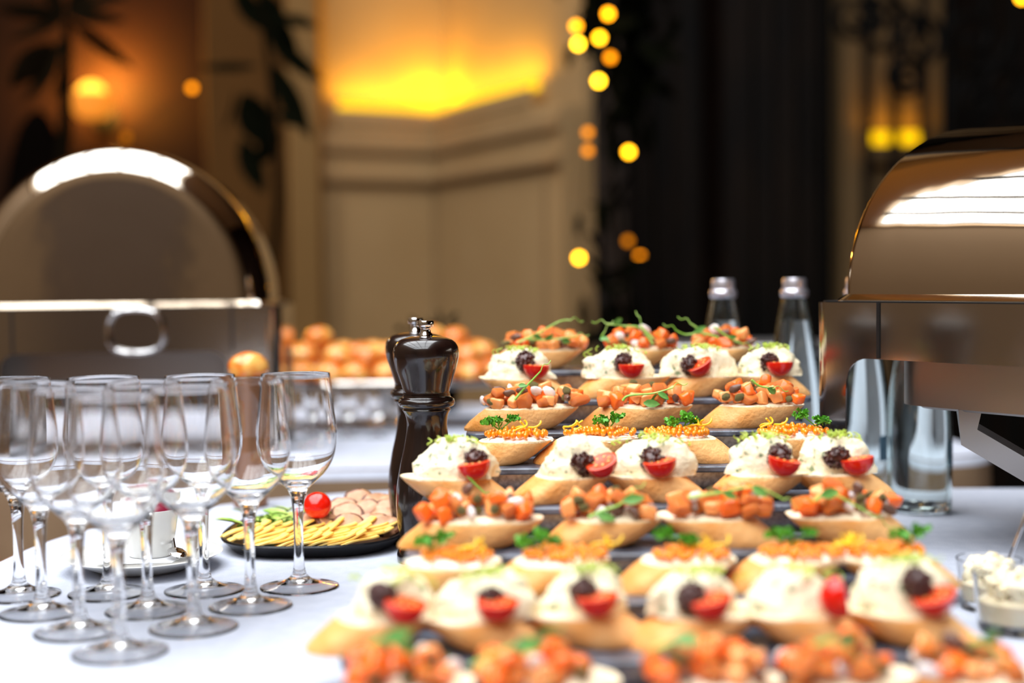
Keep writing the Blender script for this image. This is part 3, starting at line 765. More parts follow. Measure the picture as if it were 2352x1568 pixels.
def tomato_mesh():
    mb = MB(); n = 28; vs = []; fs = []; rg = 8
    for i in range(rg):
        ph = PI/2*i/rg
        for k in range(n):
            w = 2*PI*k/n; vs.append((math.cos(w)*math.cos(ph), math.sin(w)*math.cos(ph), -math.sin(ph)))
    vs.append((0, 0, -1))
    for i in range(rg-1):
        for k in range(n):
            k2 = (k+1) % n; fs.append((i*n+k2, i*n+k, (i+1)*n+k, (i+1)*n+k2))
    for k in range(n): fs.append(((rg-1)*n+(k+1) % n, (rg-1)*n+k, len(vs)-1))
    mb.add(vs, fs, 0)
    top = [(.93*math.cos(2*PI*k/n), .93*math.sin(2*PI*k/n), .03) for k in range(n)]
    t2 = [(.8*math.cos(2*PI*k/n), .8*math.sin(2*PI*k/n), 0.02) for k in range(n)]
    rim = [(math.cos(2*PI*k/n), math.sin(2*PI*k/n), 0) for k in range(n)]
    mb.add(rim+top+t2, [(k, (k+1) % n, n+(k+1) % n, n+k) for k in range(n)]+[(n+k, n+(k+1) % n, 2*n+(k+1) % n, 2*n+k) for k in range(n)]+[tuple(range(2*n, 3*n))], 1)
    for k in range(7):
        w = 2*PI*k/7; mb.add(*ICO1, mi=2, mx=TRS((.5*math.cos(w), .5*math.sin(w), .03), (0, 0, w), (.14, .08, .05)))
    return mb.mesh('tomato_half', [M['tomato'], M['flesh'], M['seedy']])
TOM = tomato_mesh()
def mustard_mesh(seed):
    rs = random.Random(seed); mb = MB()
    mb.add(*blob(ICO2, .2, 2, seed, (.0085, .0085, .0085)))
    for i in range(120):
        d = Vector((rs.gauss(0, 1), rs.gauss(0, 1), rs.gauss(0, 1))).normalized()*rs.uniform(.0080, .0098); s = rs.uniform(.0014, .0018)
        mb.add(*ICO1, mx=TRS(d, (rs.random()*6, rs.random()*6, 0), (s, s, s)))
    return mb.mesh('mustard_seeds', M['mustard'])
MUST = [mustard_mesh(i) for i in range(4)]
def roe_mesh(seed, a, b):
    rs = random.Random(seed); mb = MB()
    for i in range(80):
        r_ = math.sqrt(rs.random()); w = rs.uniform(0, 2*PI); s = rs.uniform(.0026, .0033)
        mb.add(*ICO2, mx=TRS((a*r_*math.cos(w), b*r_*math.sin(w), s*.8+max(0, (1-r_))*rs.uniform(0, .006)), sc=s))
    return mb.mesh('roe', M['roe'])
ROE = [roe_mesh(i+40, .040, .019) for i in range(4)]
def parsley_mesh(seed):
    rs = random.Random(seed); mb = MB()
    for j in range(3):
        cx, cy, cz = (j-1)*.011+rs.uniform(-.003, .003), rs.uniform(-.004, .004), .006+rs.uniform(0, .006)
        mb.add(*tube([(0, 0, 0), (cx*.6, cy*.6, cz*.6), (cx, cy, cz)], .0007, 5))
        for i in range(26):
            d = Vector((rs.gauss(0, 1), rs.gauss(0, 1), rs.gauss(.3, .8))).normalized()*rs.uniform(.001, .0075)
            L = rs.uniform(.003, .005); vs, fs = [], []
            for u in range(4):
                for v in range(4):
                    x, y = (u/3-.5)*L, (v/3-.5)*L; vs.append((x, y, .0011*math.sin(u*2.1+rs.random())*math.cos(v*2.3)))
            fs = [(u*4+v, u*4+v+1, (u+1)*4+v+1, (u+1)*4+v) for u in range(3) for v in range(3)]
            mb.add(vs, fs, mx=TRS((cx+d.x, cy+d.y, max(.001, cz+d.z*.7)), (rs.random()*6, rs.random()*6, rs.random()*6)))
    return mb.mesh('parsley_sprig', M['parsley'])
PARS = [parsley_mesh(i+70) for i in range(4)]
def frisee_mesh(seed):
    rs = random.Random(seed); mb = MB()
    for i in range(22):
        x, y = rs.gauss(0, .012), rs.gauss(0, .006); a = rs.uniform(0, 6.28); r_ = rs.uniform(.002, .005); pts = []
        for k in range(8):
            w = a+k*.55; pts.append((x+r_*math.cos(w)+k*.0006*math.cos(a), y+r_*math.sin(w)*.8, -.0015+.0008*k+rs.uniform(0, .001)-1.2*(x*x+y*y)/.04*.2))
        mb.add(*tube(pts, [.0009*(1-.07*k) for k in range(8)], 5))
    return mb.mesh('frisee_curls', M['frisee'])
FRIS = [frisee_mesh(i+90) for i in range(4)]
def zest_mesh(seed):
    rs = random.Random(seed); mb = MB()
    for i in range(3):
        x, y = rs.gauss(0, .008), rs.gauss(0, .004); a = rs.uniform(0, 6.28); pts = []
        for k in range(9):
            w = a+k*.6; pts.append((x+.004*math.cos(w)+k*.001, y+.004*math.sin(w), .003+.001*k+.001*math.sin(k)))
        mb.add(*tube(pts, .0010, 5))
    return mb.mesh('lemon_zest', M['zest'])
ZEST = [zest_mesh(i+110) for i in range(3)]
LEAFM = None
def shoot(par, Y, path, leaves, thick=.0016):
    """pea shoot laid over the topping: stem part with leaves as sub-parts"""
    inv = par_matrix(par).inverted()
    pts = [inv @ at_y(x, y, Y) for x, y in path]
    pts = smooth_prof([tuple(p_) for p_ in pts], 5)
    n = len(pts); mb = MB(); mb.add(*tube(pts, [thick*(1-.55*k/n) for k in range(n)], 6))
    # curled tendril at the tip
    tip = Vector(pts[-1]); d = (tip-Vector(pts[-3])).normalized()
    tp = [tip+d*(.002*k)+Vector((0, .001*k, .004*math.sin(k*.7)*(1-k/12))) for k in range(9)]
    mb.add(*tube(tp, .0005, 5))
    o = mb.build('pea_shoot', M['shoot'], par)
    for (x, y, s) in leaves:
        q_ = inv @ at_y(x, y, Y-.004); vs, fs = leaf_mesh(s, s*.55, s*.15, 5)
        mb = MB(); mb.add(vs, fs); mb.build('leaf', M['shootleaf'], o, q_, (U(.8, 2.0), U(-.5, .5), U(-.7, .7)))
    return o
def par_matrix(o): return Matrix.Translation(o.location) @ Euler(o.rotation_euler).to_matrix().to_4x4()

def base_canape(name, lab, row, xl, xr, yaw, sd, seed, cat='canape', group=None, h=.0232, dy=0, dz=0):
    Y = ROWY[row]+dy; s = Y/FPX; cx = (xl+xr)/2
    q = at_y(cx, BASE[row], Y)
    t = thing(name, lab, cat, (q.x, Y, ROWZ[row]+.0002+dz), yaw, group)
    ext = (xr-xl)*s; sh = sd*.028
    L = max(.072, (.88 if row in (4, 7) else .95)*(ext-abs(sh))/max(.85, math.cos(yaw)))
    bread(t, L, sh, seed, h)
    return t, s, cx, L, sh
seedn = [0]
def nseed(): seedn[0] += 1; return seedn[0]
def salmon(row, xl, xr, tl, tr, lab, yaw=0, sd=1, top=0, shoots=(), dy=0):
    sd_ = nseed(); t, s, cx, L, sh = base_canape('salmon_canape', lab, row, xl, xr, yaw+U(-.12, .12), sd, sd_, group='diced salmon canapes on slate trays', dy=dy)
    h = .0232
    dome(t, 'cream_spread', M['spread'], L*.44, .024, .0045, sh/2, 0, h-.002, sd_, .15)
    a = (tr-tl)/2*s; ox = ((tl+tr)/2-cx)*s
    rs = random.Random(sd_*13)
    def put(me, x, y, z, sz):
        c = link(me.name, me, t, (x, y, z), (rs.uniform(-.5, .5), rs.uniform(-.5, .5), rs.uniform(0, 3.1)), scale=(sz*rs.uniform(.8, 1.3), sz*rs.uniform(.75, 1.1), sz*rs.uniform(.7, 1.05)))
        return c
    zb = h+.003
    nx = max(5, int(2*a/.0122))
    for lay, (fx, rows_, zz) in enumerate(((1.0, 4, .004), (.78, 3, .0115), (.42, 1, .018))):
        k = max(1, int(nx*fx))
        for j in range(rows_):
            for i in range(k):
                x = ox+(-1+2*(i+.5)/k)*a*fx+rs.uniform(-.004, .004); y = (j-(rows_-1)/2)*.0125+rs.uniform(-.003, .003)
                u_ = rs.random(); z = zb+zz-.0*lay+rs.uniform(-.002, .003)
                if lay == 2 and rs.random() < .35: continue
                if u_ < .68: put(CUBES[rs.randrange(6)], x, y, z, .0128)
                elif u_ < .82: put(CAPER[rs.randrange(2)], x, y, z, .0050)
                elif u_ < .93: put(OLIVE, x, y, z, .0072)
                else: put(ONION, x, y, z, .007)
    for path, leaves in shoots: shoot(t, ROWY[row]+dy-.028, path, leaves)
    return t
def cheese(row, xl, xr, ml, mr, tom, see, lab, yaw=0, sd=1, tomrot=(.35, 0, 0), shoots=(), fr=True, mh=None, dy=0, frp=None):
    sd_ = nseed(); t, s, cx, L, sh = base_canape('cheese_canape', lab, row, xl, xr, yaw+U(-.12, .12), sd, sd_, group='herb mousse canapes on slate trays', dy=dy)
    h = .0232; Y = ROWY[row]+dy; mh = mh or {1: .031, 4: .032, 7: .028}[row]
    a = (mr-ml)/2*s; ox = ((ml+mr)/2-cx)*s
    dome(t, 'mousse', M['mousse'], a, .0245, mh, ox, .003, h-.0015, sd_, .2, 1.6, power=.74, fine=.5)
    inv = par_matrix(t).inverted()
    if see:
        q_ = inv @ at_y(see[0], see[1], Y-.021); link('mustard_seeds', MUST[sd_ % 4], t, q_, (R()*6, R()*6, R()*6), 'stuff', (1.2, 1.0, 1.12))
    if tom:
        q_ = inv @ at_y(tom[0], tom[1]-14, Y-.028); q_.z = max(q_.z, h+.0145); tomrot = (tomrot[0]-.3, tomrot[1], tomrot[2])
        link('tomato_half', TOM, t, q_, tomrot, scale=(.0148, .0115, .0152))
    if fr:
        px_ = frp or ((ml+mr)/2-8, None)
        q_ = Vector((ox+(frp[0]-(ml+mr)/2)*s if frp else ox, -.003, h+mh+.0002)); link('frisee_curls', FRIS[sd_ % 4], t, q_, (U(-.2, .2), 0, U(-.6, .6)), 'stuff')
    for path, leaves in shoots: shoot(t, Y-.034, path, leaves)
    return t
def caviar(row, xl, xr, ppx, lab, yaw=0, sd=1, zestx=0, dy=0, rx=1.0):
    sd_ = nseed(); t, s, cx, L, sh = base_canape('caviar_canape', lab, row, xl, xr, yaw+U(-.12, .12), sd, sd_, group='salmon roe canapes on slate trays', dy=dy)
    h = .0232
    dome(t, 'butter', M['butter'], L*.46, .026, .0055, sh/2, 0, h-.002, sd_, .22, 2)
    link('roe', ROE[sd_ % 4], t, (sh/2, -.004, h+.0025), (0, 0, U(-.2, .2)), 'stuff', (1.12*rx*L/.1, 1.12, 1.1))
    link('lemon_zest', ZEST[sd_ % 3], t, (sh/2+zestx, -.008, h+.006), (0, 0, U(-1, 1)), 'stuff')
    link('parsley_sprig', PARS[sd_ % 4], t, ((ppx-cx)*s, -.004, h+.0085), (.15, 0, U(-.4, .4)))
    return t

d_ = 'diced salmon canape'
salmon(0, 1100, 1350, 1150, 1345, d_+' with a long raised pea shoot, leftmost of the back row', .05, 1, shoots=[([(1190, 786), (1235, 766), (1285, 738), (1312, 735)], [(1225, 768, .011)]), ([(1205, 778), (1258, 780), (1325, 772)], [(1290, 782, .014), (1252, 780, .012)])])
salmon(0, 1335, 1560, 1392, 1552, d_+' with forked pea shoots, second from left in the back row', -.03, 1, shoots=[([(1500, 778), (1470, 752), (1430, 748), (1390, 742)], [(1412, 740, .014)]), ([(1400, 786), (1382, 775), (1390, 760)], [(1378, 778, .012)]), ([(1500, 790), (1482, 765), (1472, 742)], [])])
salmon(0, 1545, 1745, 1590, 1728, d_+' with two pea shoots, rightmost of the back row before a bottle', .04, 1, shoots=[([(1650, 775), (1610, 764), (1575, 768), (1552, 758)], [(1595, 762, .015)]), ([(1640, 750), (1675, 776), (1708, 790)], [(1675, 772, .012)]), ([(1620, 770), (1600, 752), (1585, 742)], [])])
c_ = 'herb mousse canape'
cheese(1, 1090, 1325, 1112, 1272, (1232, 862), (1207, 830), c_+' with frisee trailing left, leftmost of second row from back', -.08, -1, (.3, .05, .1), fr=True)
cheese(1, 1300, 1545, 1335, 1502, (1450, 862), (1430, 832), c_+' and upright tomato half, second in second row from back', .03, 1, (.35, 0, -.1))
cheese(1, 1495, 1710, 1520, 1690, (1605, 858), (1583, 838), c_+' with tilted tomato half, third in second row from back', 0, 1, (.62, -.5, 0))
cheese(1, 1660, 1872, 1702, 1838, (1791, 853), (1768, 832), c_+' on a loaf end, rightmost of second row from back', .1, -1, (.25, 0, 0))
salmon(2, 1045, 1345, 1105, 1338, d_+' with straight pea shoot stem, leftmost of third row from back', .0, 1, shoots=[([(1182, 918), (1208, 888), (1242, 852)], [(1190, 885, .01)])])
salmon(2, 1312, 1598, 1378, 1590, d_+' with leafy pea shoot, middle of third row from back', .0, 1, shoots=[([(1430, 920), (1445, 908), (1500, 903), (1546, 890)], [(1478, 925, .017), (1498, 918, .015), (1512, 902, .013)])])
salmon(2, 1590, 1855, 1648, 1838, d_+' with a big caper in front, rightmost of third row from back', .0, 1, shoots=[([(1726, 872), (1745, 886), (1778, 892)], [(1765, 892, .015)])])
v_ = 'salmon roe canape'
caviar(3, 1050, 1262, 1150, v_+' with curly zest loops, leftmost of fourth row from back', -.02, 1, .01)
caviar(3, 1208, 1478, 1398, v_+' half hidden by mousse canapes, second in fourth row from back', .03, 1, -.03)
caviar(3, 1470, 1705, 1572, v_+' with the biggest parsley tuft, third in fourth row from back', .0, -1, .02)
caviar(3, 1722, 1982, 1872, v_+' with pointed right end, rightmost of fourth row from back', .0, -1, -.02)
cheese(4, 905, 1200, 955, 1142, (1088, 1095), (1094, 1058), c_+' beside the pepper mills, leftmost of the middle row', .05, -1, (.3, -.15, .2), shoots=[([(1068, 1085), (1092, 1112), (1115, 1133)], [])])
cheese(4, 1160, 1420, 1242, 1415, (1382, 1078), (1340, 1066), c_+' with grey herb streaks, second in the middle row', .02, 1, (.66, -.4, .2), fr=False)
cheese(4, 1375, 1640, 1412, 1600, (1515, 1092), (1497, 1055), c_+' with frisee over dark seeds, third in the middle row', .0, -1, (.4, -.15, .0), frp=(1500, 0))
cheese(4, 1635, 1835, 1670, 1830, (1803, 1077), (1790, 1045), c_+' with tomato on its right edge, fourth in the middle row', .04, 1, (.4, .2, 0))
cheese(4, 1808, 2062, 1832, 2012, (1968, 1082), (1922, 1050), c_+' by the chafing dish, rightmost of the middle row', .06, -1, (.3, -.15, 0))
salmon(5, 895, 1265, 965, 1225, d_+' with wide bare bread, leftmost of fourth row from front', .04, 1)
salmon(5, 1228, 1540, 1295, 1500, d_+' with two green leaves, second in fourth row from front', .0, 1, shoots=[([(1352, 1188), (1385, 1172), (1420, 1160), (1448, 1138)], [(1430, 1150, .018), (1370, 1180, .016)])])
salmon(5, 1495, 1812, 1540, 1775, d_+' under a long arched pea shoot, third in fourth row from front', .02, -1, shoots=[([(1580, 1142), (1660, 1130), (1735, 1118), (1802, 1148)], [(1728, 1116, .015), (1660, 1128, .013)])])
salmon(5, 1790, 2115, 1830, 2058, d_+' with pale stem and grey onion, rightmost of fourth row from front', .03, -1, shoots=[([(1870, 1150), (1905, 1132), (1950, 1152), (2012, 1188)], [(1885, 1138, .018)])])
caviar(6, 868, 1138, 1000, v_+' over broad white butter, leftmost of third row from front', -.05, 1, .01, rx=.9)
caviar(6, 1105, 1405, 1240, v_+' with yellow zest at right, second in third row from front', .12, 1, .03)
caviar(6, 1395, 1695, 1565, v_+' with tall parsley leaf, middle of third row from front', .02, 1, .015, rx=.9)
caviar(6, 1645, 1945, 1815, v_+' with two parsley tufts, fourth in third row from front', .0, 1, .03)
caviar(6, 1902, 2222, 2085, v_+' with pointed tip, rightmost of third row from front', .0, -1, -.03)
cheese(7, 722, 982, 808, 1002, (932, 1405), (882, 1370), c_+' with bare bread at left, leftmost of second row from front', .0, 1, (.5, .15, .1))
cheese(7, 992, 1236, 1000, 1235, (1143, 1425), (1130, 1385), c_+' with two lobes, second in second row from front', .05, -1, (.5, 0, .2))
cheese(7, 1222, 1482, 1258, 1440, (1372, 1400), (1342, 1362), c_+' with green frisee cap, third in second row from front', .0, -1, (.35, -.1, .1), dy=.012)
cheese(7, 1478, 1708, 1490, 1690, (1632, 1400), (1588, 1372), c_+' with peaked mousse, fourth in second row from front', .0, 1, (.4, -.2, .1))
cheese(7, 1732, 1975, 1718, 1922, (1932, 1385), None, c_+' with upright tomato slice and no seeds, fifth in second row from front', .0, -1, (.3, 1.35, .2))
cheese(7, 1925, 2270, 1958, 2185, (2145, 1380), (2108, 1340), c_+' with large tomato half, rightmost of second row from front', .0, -1, (.5, -.3, .2), mh=.034)
salmon(8, 760, 1075, 800, 1055, d_+' blurred at bottom left, first in the front row', .0, 1, shoots=[([(850, 1480), (900, 1462), (930, 1490)], [(880, 1470, .02), (905, 1472, .016)])])
salmon(8, 1065, 1430, 1090, 1360, d_+' with long blurred green stem, second in the front row', .0, 1, shoots=[([(1080, 1530), (1150, 1495), (1240, 1462)], [(1180, 1485, .02), (1230, 1470, .016)])])
salmon(8, 1450, 1785, 1490, 1760, d_+' with small pale leaf, middle of the front row', .0, 1, shoots=[([(1500, 1490), (1560, 1468), (1590, 1480)], [(1545, 1468, .018)])])
salmon(8, 1772, 2085, 1800, 2035, d_+' with white onion piece, fourth in the front row', .0, 1, shoots=[([(1870, 1480), (1920, 1468), (1950, 1490)], [(1920, 1470, .018)])])
salmon(8, 2062, 2375, 2090, 2330, d_+' at bottom right, last in the front row', .0, 1, shoots=[([(2230, 1470), (2270, 1480), (2290, 1500)], [(2255, 1475, .016)])])

# ------------------------------------------------------------------ black platter with cheese and meats
pc = at_y(752, 1215, 1.545)
PX, PY = pc.x-.012, 1.55
pts = []
for k in range(64):
    w = 2*PI*k/64; ex = 2/2.7
    pts.append((math.copysign(abs(math.cos(w))**ex, math.cos(w)), math.copysign(abs(math.sin(w))**ex, math.sin(w))))
RXp, RYp = .100, .112
def srings(par, name, m, levels, cap0=True, cap1=True, loc=None):
    vs = []; fs = []; n = len(pts)
    for rx, ry, z in levels: vs += [(p[0]*rx, p[1]*ry, z) for p in pts]
    for i in range(len(levels)-1):
        for k in range(n):
            k2 = (k+1) % n; fs.append((i*n+k, i*n+k2, (i+1)*n+k2, (i+1)*n+k))
    if cap0: fs.append(tuple(range(n))[::-1])
    if cap1: fs.append(tuple(range((len(levels)-1)*n, len(levels)*n)))
    mb = MB(); mb.add(vs, fs); return mb.build(name, m, par, loc)
plt = srings(None, 'serving_platter', M['platter'], [(RXp-.022, RYp-.022, .0005), (RXp-.012, RYp-.012, .002), (RXp, RYp, .0135), (RXp-.001, RYp-.001, .0155), (RXp-.005, RYp-.005, .0145), (RXp-.016, RYp-.016, .006)], loc=(PX, PY, TZ))
tag(plt, 'black rounded platter of sliced cheese and meat left of the pepper mills', 'platter')
def slice_mesh(L, w, th, amp, m, name, seed):
    rs = random.Random(seed); n = 10; vs = []; fs = []
    for i in range(n+1):
        t = i/n; ww = w*(.75+.25*math.sin(PI*t)); z = amp*math.sin(t*5+seed)
        vs += [(-L/2+t*L, -ww/2, z), (-L/2+t*L, ww/2, z+amp*.4), (-L/2+t*L, ww/2, z+th+amp*.4), (-L/2+t*L, -ww/2, z+th)]
    for i in range(n):
        for k in range(4):
            k2 = (k+1) % 4; fs.append((i*4+k, (i+1)*4+k, (i+1)*4+k2, i*4+k2))
    fs += [(0, 1, 2, 3), (n*4+3, n*4+2, n*4+1, n*4)]
    mb = MB(); mb.add(vs, fs, smooth=False); return mb.mesh(name, m)
CH = [slice_mesh(.044, .015, .0016, .0014, M['cheese'], 'cheese_slice', i) for i in range(3)]
rs = random.Random(5)
ORDS = ['first', 'second', 'third', 'fourth', 'fifth', 'sixth', 'seventh', 'eighth', 'ninth', 'tenth', 'eleventh', 'twelfth', 'thirteenth', 'fourteenth']; ncs = [0, 0, 0]
for row_ in range(3):
    for i in range(14):
        x = PX-.085+i*.0115+row_*.004; y = PY-.076+row_*.02+rs.uniform(-.002, .002); z = TZ+.013+row_*.003+(i % 3)*.001
        if math.hypot((x-PX)/(RXp-.012), (y-PY)/(RYp-.012)) > 1.0: continue
        o = link('cheese_slice', CH[i % 3], None, (x, y, z), (-.1, -.26+rs.uniform(-.08, .08), .5+rs.uniform(-.2, .2)))
        ncs[row_] += 1; tag(o, 'thin yellow cheese slice, %s from the left in the %s fan on the black platter' % (ORDS[ncs[row_]-1], ('front', 'middle', 'rear')[row_]), 'cheese', 'cheese slices on the black platter')
MT = []
MLAB = ['left of centre in the upper pile', 'centre of the upper pile on the black platter', 'upper right of the pile', 'topmost of the pile on the black platter', 'upper left of the pile near the tomato', 'lower right by the mill',
        'left end just under the tomato', 'far right half behind the mill', 'lower centre above the cheese', 'lower left above the cheese', 'leftmost in front of the tomato', 'nearest the mill foot above the cheese']
for i in range(3):
    mb = MB(); vs, fs = lathe([(0, -.0022), (.0145, -.0024), (.0175, -.0008), (.0172, .0012), (.0145, .0026), (.007, .0031), (0, .0028)], 24)
    vs = [(x*(1+.12*noise.noise(Vector((x*90, y*90, i)))), y*.74*(1+.12*noise.noise(Vector((x*90, y*90, i+5)))), z+.0016*noise.noise(Vector((x*120, y*120, i)))) for x, y, z in vs]
    mb.add(vs, fs); mb.mi = [1 if .014 < max(math.hypot(*vs[k][:2]) for k in f) and min(math.hypot(vs[k][0], vs[k][1]/.74) for k in f) > .0115 else 0 for f in fs]
    MT.append(mb.mesh('meat_slice', [M['meat'], M['meatrim']]))
for i, (px_, py_, s_) in enumerate(((800, 1195, 1), (840, 1185, .9), (870, 1170, 1.1), (830, 1165, 1), (790, 1178, .9), (880, 1200, .9), (760, 1215, .9), (900, 1185, 1), (850, 1215, 1), (800, 1220, 1.0), (720, 1212, .9), (890, 1222, .9))):
    Y = 1.56-(py_-1190)*.0012; q = at_y(px_, py_, Y)
    o = link('meat_slice', MT[i % 3], None, (min(q.x, PX+.078), Y, TZ+.02+(1225-py_)*.00028), (.75+rs.uniform(-.2, .2), rs.uniform(-.35, .35), rs.uniform(-.5, .5)), scale=(s_*1.15,)*3)
    tag(o, 'roasted cold meat slice, %s' % MLAB[i], 'cold meat', 'cold meat slices on the black platter')
mb = MB(); mb.add(*lathe([(0, -.014)]+[(.0155*math.sin(PI*k/12), -.0135*math.cos(PI*k/12)) for k in range(1, 12)]+[(0, .0125)], 24))
q = at_y(729, 1160, 1.53); o = mb.build('cherry_tomato', M['tomato'], None, (q.x, 1.53, q.z), (.6, .2, 0))
tag(o, 'glossy red cherry tomato on the salad of the black platter', 'tomato')
mb = MB(); lv = leaf_mesh(.03, .010, .006, 4)
for i in range(70):
    x, y = PX+rs.uniform(-.075, .035), PY+rs.uniform(-.02, .05)
    mb.add(*lv, mx=TRS((x, y, TZ+.016+rs.uniform(0, .018)*(1-abs(x-PX)/.12)), (rs.uniform(-.6, .6), rs.uniform(-.5, .3), rs.uniform(0, 6.28)), rs.uniform(.7, 1.2)))
o = mb.build('rocket_leaves', M['rocket'], kind='stuff'); tag(o, 'tangle of green rocket leaves on the black platter', 'salad leaves')

# ------------------------------------------------------------------ cup, saucer, spoon, napkin
q = on_z(328, 1277, .012); SX, SY = q.x, q.y
mb = MB(); mb.add(*lathe([(0, .0004), (.045, .0004), (.050, .003), (.066, .010), (.0775, .0148), (.0790, .0158), (.0775, .0165), (.062, .0118), (.046, .0062), (0, .006)], 56))
tag(mb.build('saucer', M['china'], None, (SX, SY, TZ)), 'white china saucer behind the wine glasses', 'saucer')
mb = MB(); mb.add(*prism([(-.05, -.035), (.03, -.045), (.055, .03), (-.03, .045)], 0, .0006), smooth=False)
tag(mb.build('paper_napkin', M['paper'], None, (SX, SY, TZ+.0125), (0, 0, .2)), 'folded white paper napkin between the cup and saucer', 'napkin')
q = at_y(347, 1285, SY)
cup = thing('white_cup', 'small white tapered cup of beetroot standing on the saucer', 'cup', (q.x, SY, TZ+.0133))
mb = MB(); mb.add(*lathe([(0, 0), (.0205, 0), (.022, .002), (.0285, .046), (.0280, .0472), (.0268, .046), (.0205, .004), (0, .004)], 40)); mb.build('body', M['china'], cup)
mb = MB(); mb.add(*blob(ICO3, .25, 3, 4, (.024, .024, .013))); mb.build('beetroot', M['beet'], cup, (0, 0, .04))
q = at_y(405, 1250, SY-.01)
sp = thing('teaspoon', 'small steel teaspoon leaning on the saucer right of the cup', 'spoon', (q.x, SY-.012, TZ+.017))
mb = MB(); mb.add(*blob(ICO2, 0, 1, 1, (.013, .009, .003))); mb.build('spoon_bowl', M['chrome'], sp, (0.004, -.012, 0.003), (0, .25, -.9))
mb = MB(); mb.add(*tube([(.0, -.006, .004), (-.006, .012, .014), (-.009, .03, .026)], [.0022, .0018, .003], 8)); mb.build('spoon_handle', M['chrome'], sp)

# ------------------------------------------------------------------ verrines with salad, lower right
def verrine(lab, px_, py_, Y, r, h, seed):
    q = at_y(px_, py_, Y); t = thing('glass_verrine', lab, 'glass cup', (q.x, Y, TZ), 0, 'salad verrines at the lower right')
    pr = [(0, .0005), (r*.84, .0005), (r*.88, .004), (r, h-.0006), (r-.0006, h), (r-.0015, h-.0004), (r*.86-.0012, .008), (0, .008)]
    mb = MB(); mb.add(*lathe(pr, 44)); mb.build('glass_body', M['glass'], t)
    rs = random.Random(seed); mb = MB()
    mb.add(*lathe([(0, .009), (r*.80, .009), (r*.87, h*.52), (r*.6, h*.6), (0, h*.62)], 24))
    for i in range(46):
        rr = r*.66*math.sqrt(rs.random()); w = rs.uniform(0, 6.28); s_ = rs.uniform(.005, .008)
        vs, fs = blob(ICO2, .4, 1.7, i, (s_, s_*.8, s_*.7)); mb.add(vs, fs, mx=TRS((rr*math.cos(w), rr*math.sin(w), h*.55+.010*(1-rr/r)+rs.uniform(0, .010)), (rs.random()*6, rs.random()*6, 0)))
    mb.build('creamy_salad', M['salad'], t, kind='stuff')
    return t, q
va, q1 = verrine('small glass of creamy salad, the farther of two at lower right', 2272, 1310, 1.20, .0275, .043, 3)
vb_, q2 = verrine('small glass of creamy salad, nearer one cut off by the right edge', 2338, 1365, 1.125, .035, .047, 8)
sp2 = thing('salad_spoon', 'slim steel spoon standing in the farther salad glass', 'spoon', (q1.x+.012, 1.20, TZ+.03))
mb = MB(); mb.add(*tube([(0, 0, 0), (.012, 0, .03), (.035, .005, .085)], [.0016, .0014, .003], 8)); mb.build('spoon_handle', M['chrome'], sp2)

# ------------------------------------------------------------------ rear table: pastry platter, small glasses, copper cup with bun, steel tray
YPL = 2.80; zpl = at_y(900, 880, YPL-.14).z-TZ
q = at_y(895, 880, YPL)
tp = thing('pastry_platter', 'long silver platter on a foot holding golden pastries behind the pepper mills', 'platter', (q.x, YPL, TZ))
RXs, RYs = .265, .15
def srel(levels, name, m): return srings(tp, name, m, levels)
srel([(RXs-.04, RYs-.04, zpl-.014), (RXs-.01, RYs-.01, zpl-.008), (RXs, RYs, zpl), (RXs-.002, RYs-.002, zpl+.004), (RXs-.02, RYs-.02, zpl-.002)], 'tray', M['steelf'])
mb = MB(); mb.add(*lathe([(0, 0), (.075, 0), (.075, .006), (.02, .014), (.016, .05), (.03, zpl-.016), (0, zpl-.014)], 32)); mb.build('foot', M['steelf'], tp)
BUN = []
for i in range(3):
    r0 = thing('filled_bun', 'golden glazed filled bun heaped on the silver platter behind the pepper mills', 'bun', (0, 0, -5), 0, 'filled buns heaped on the silver platter')
    mb = MB(); vs, fs = blob(ICO3, .1, 1.7, i+60, (.031, .029, .022)); vs = [(x, y, max(z, -.001)) for x, y, z in vs]; mb.add(vs, fs); mb.build('bun_top', M['bun'], r0, (0, 0, .019), (U(-.1, .1), U(-.1, .1), 0))
    mb = MB(); vs, fs = blob(ICO3, .1, 1.7, i+30, (.030, .028, .016)); vs = [(x, y, min(z, .0035)) for x, y, z in vs]; mb.add(vs, fs); mb.build('bun_base', M['bun'], r0, (0, 0, .0145))
    mb = MB(); mb.add(*blob(ICO2, .25, 3, i+2, (.030, .028, .003))); mb.build('filling', M['ham'] if i != 1 else M['rocket'], r0, (0, 0, .0185))
    r0.scale = (.93, .93, .96); BUN.append(r0)
ORD = ['first', 'second', 'third', 'fourth', 'fifth', 'sixth', 'seventh', 'eighth', 'ninth', 'tenth']
def bun_label(jj, i):
    return 'golden filled bun, %s from the left in the %s of the pastry heap' % (ORD[i-jj.index(jj[i])],
        ('lowest front row', 'second bottom row', 'third bottom row', 'lowest rear row', 'upper front row', 'upper middle row', 'upper rear row')[jj[i]])
spots = []
for j, (yy, n_, z_) in enumerate(((-.095, 7, 0), (-.04, 8, 0), (.02, 8, 0), (.08, 7, 0), (-.065, 6, .032), (-.005, 7, .034), (.055, 6, .034))):
    for i in range(n_):
        fx = (-1+2*(i+.5)/n_); wx = .235*math.sqrt(max(.1, 1-(yy/.16)**2))
        if z_ > 0: wx *= .9
        spots.append((fx*wx+rs.uniform(-.006, .006), yy+rs.uniform(-.006, .006), z_))
spots += [(-.135, -.02, .066), (.085, .0, .066), (.13, .03, .06)]
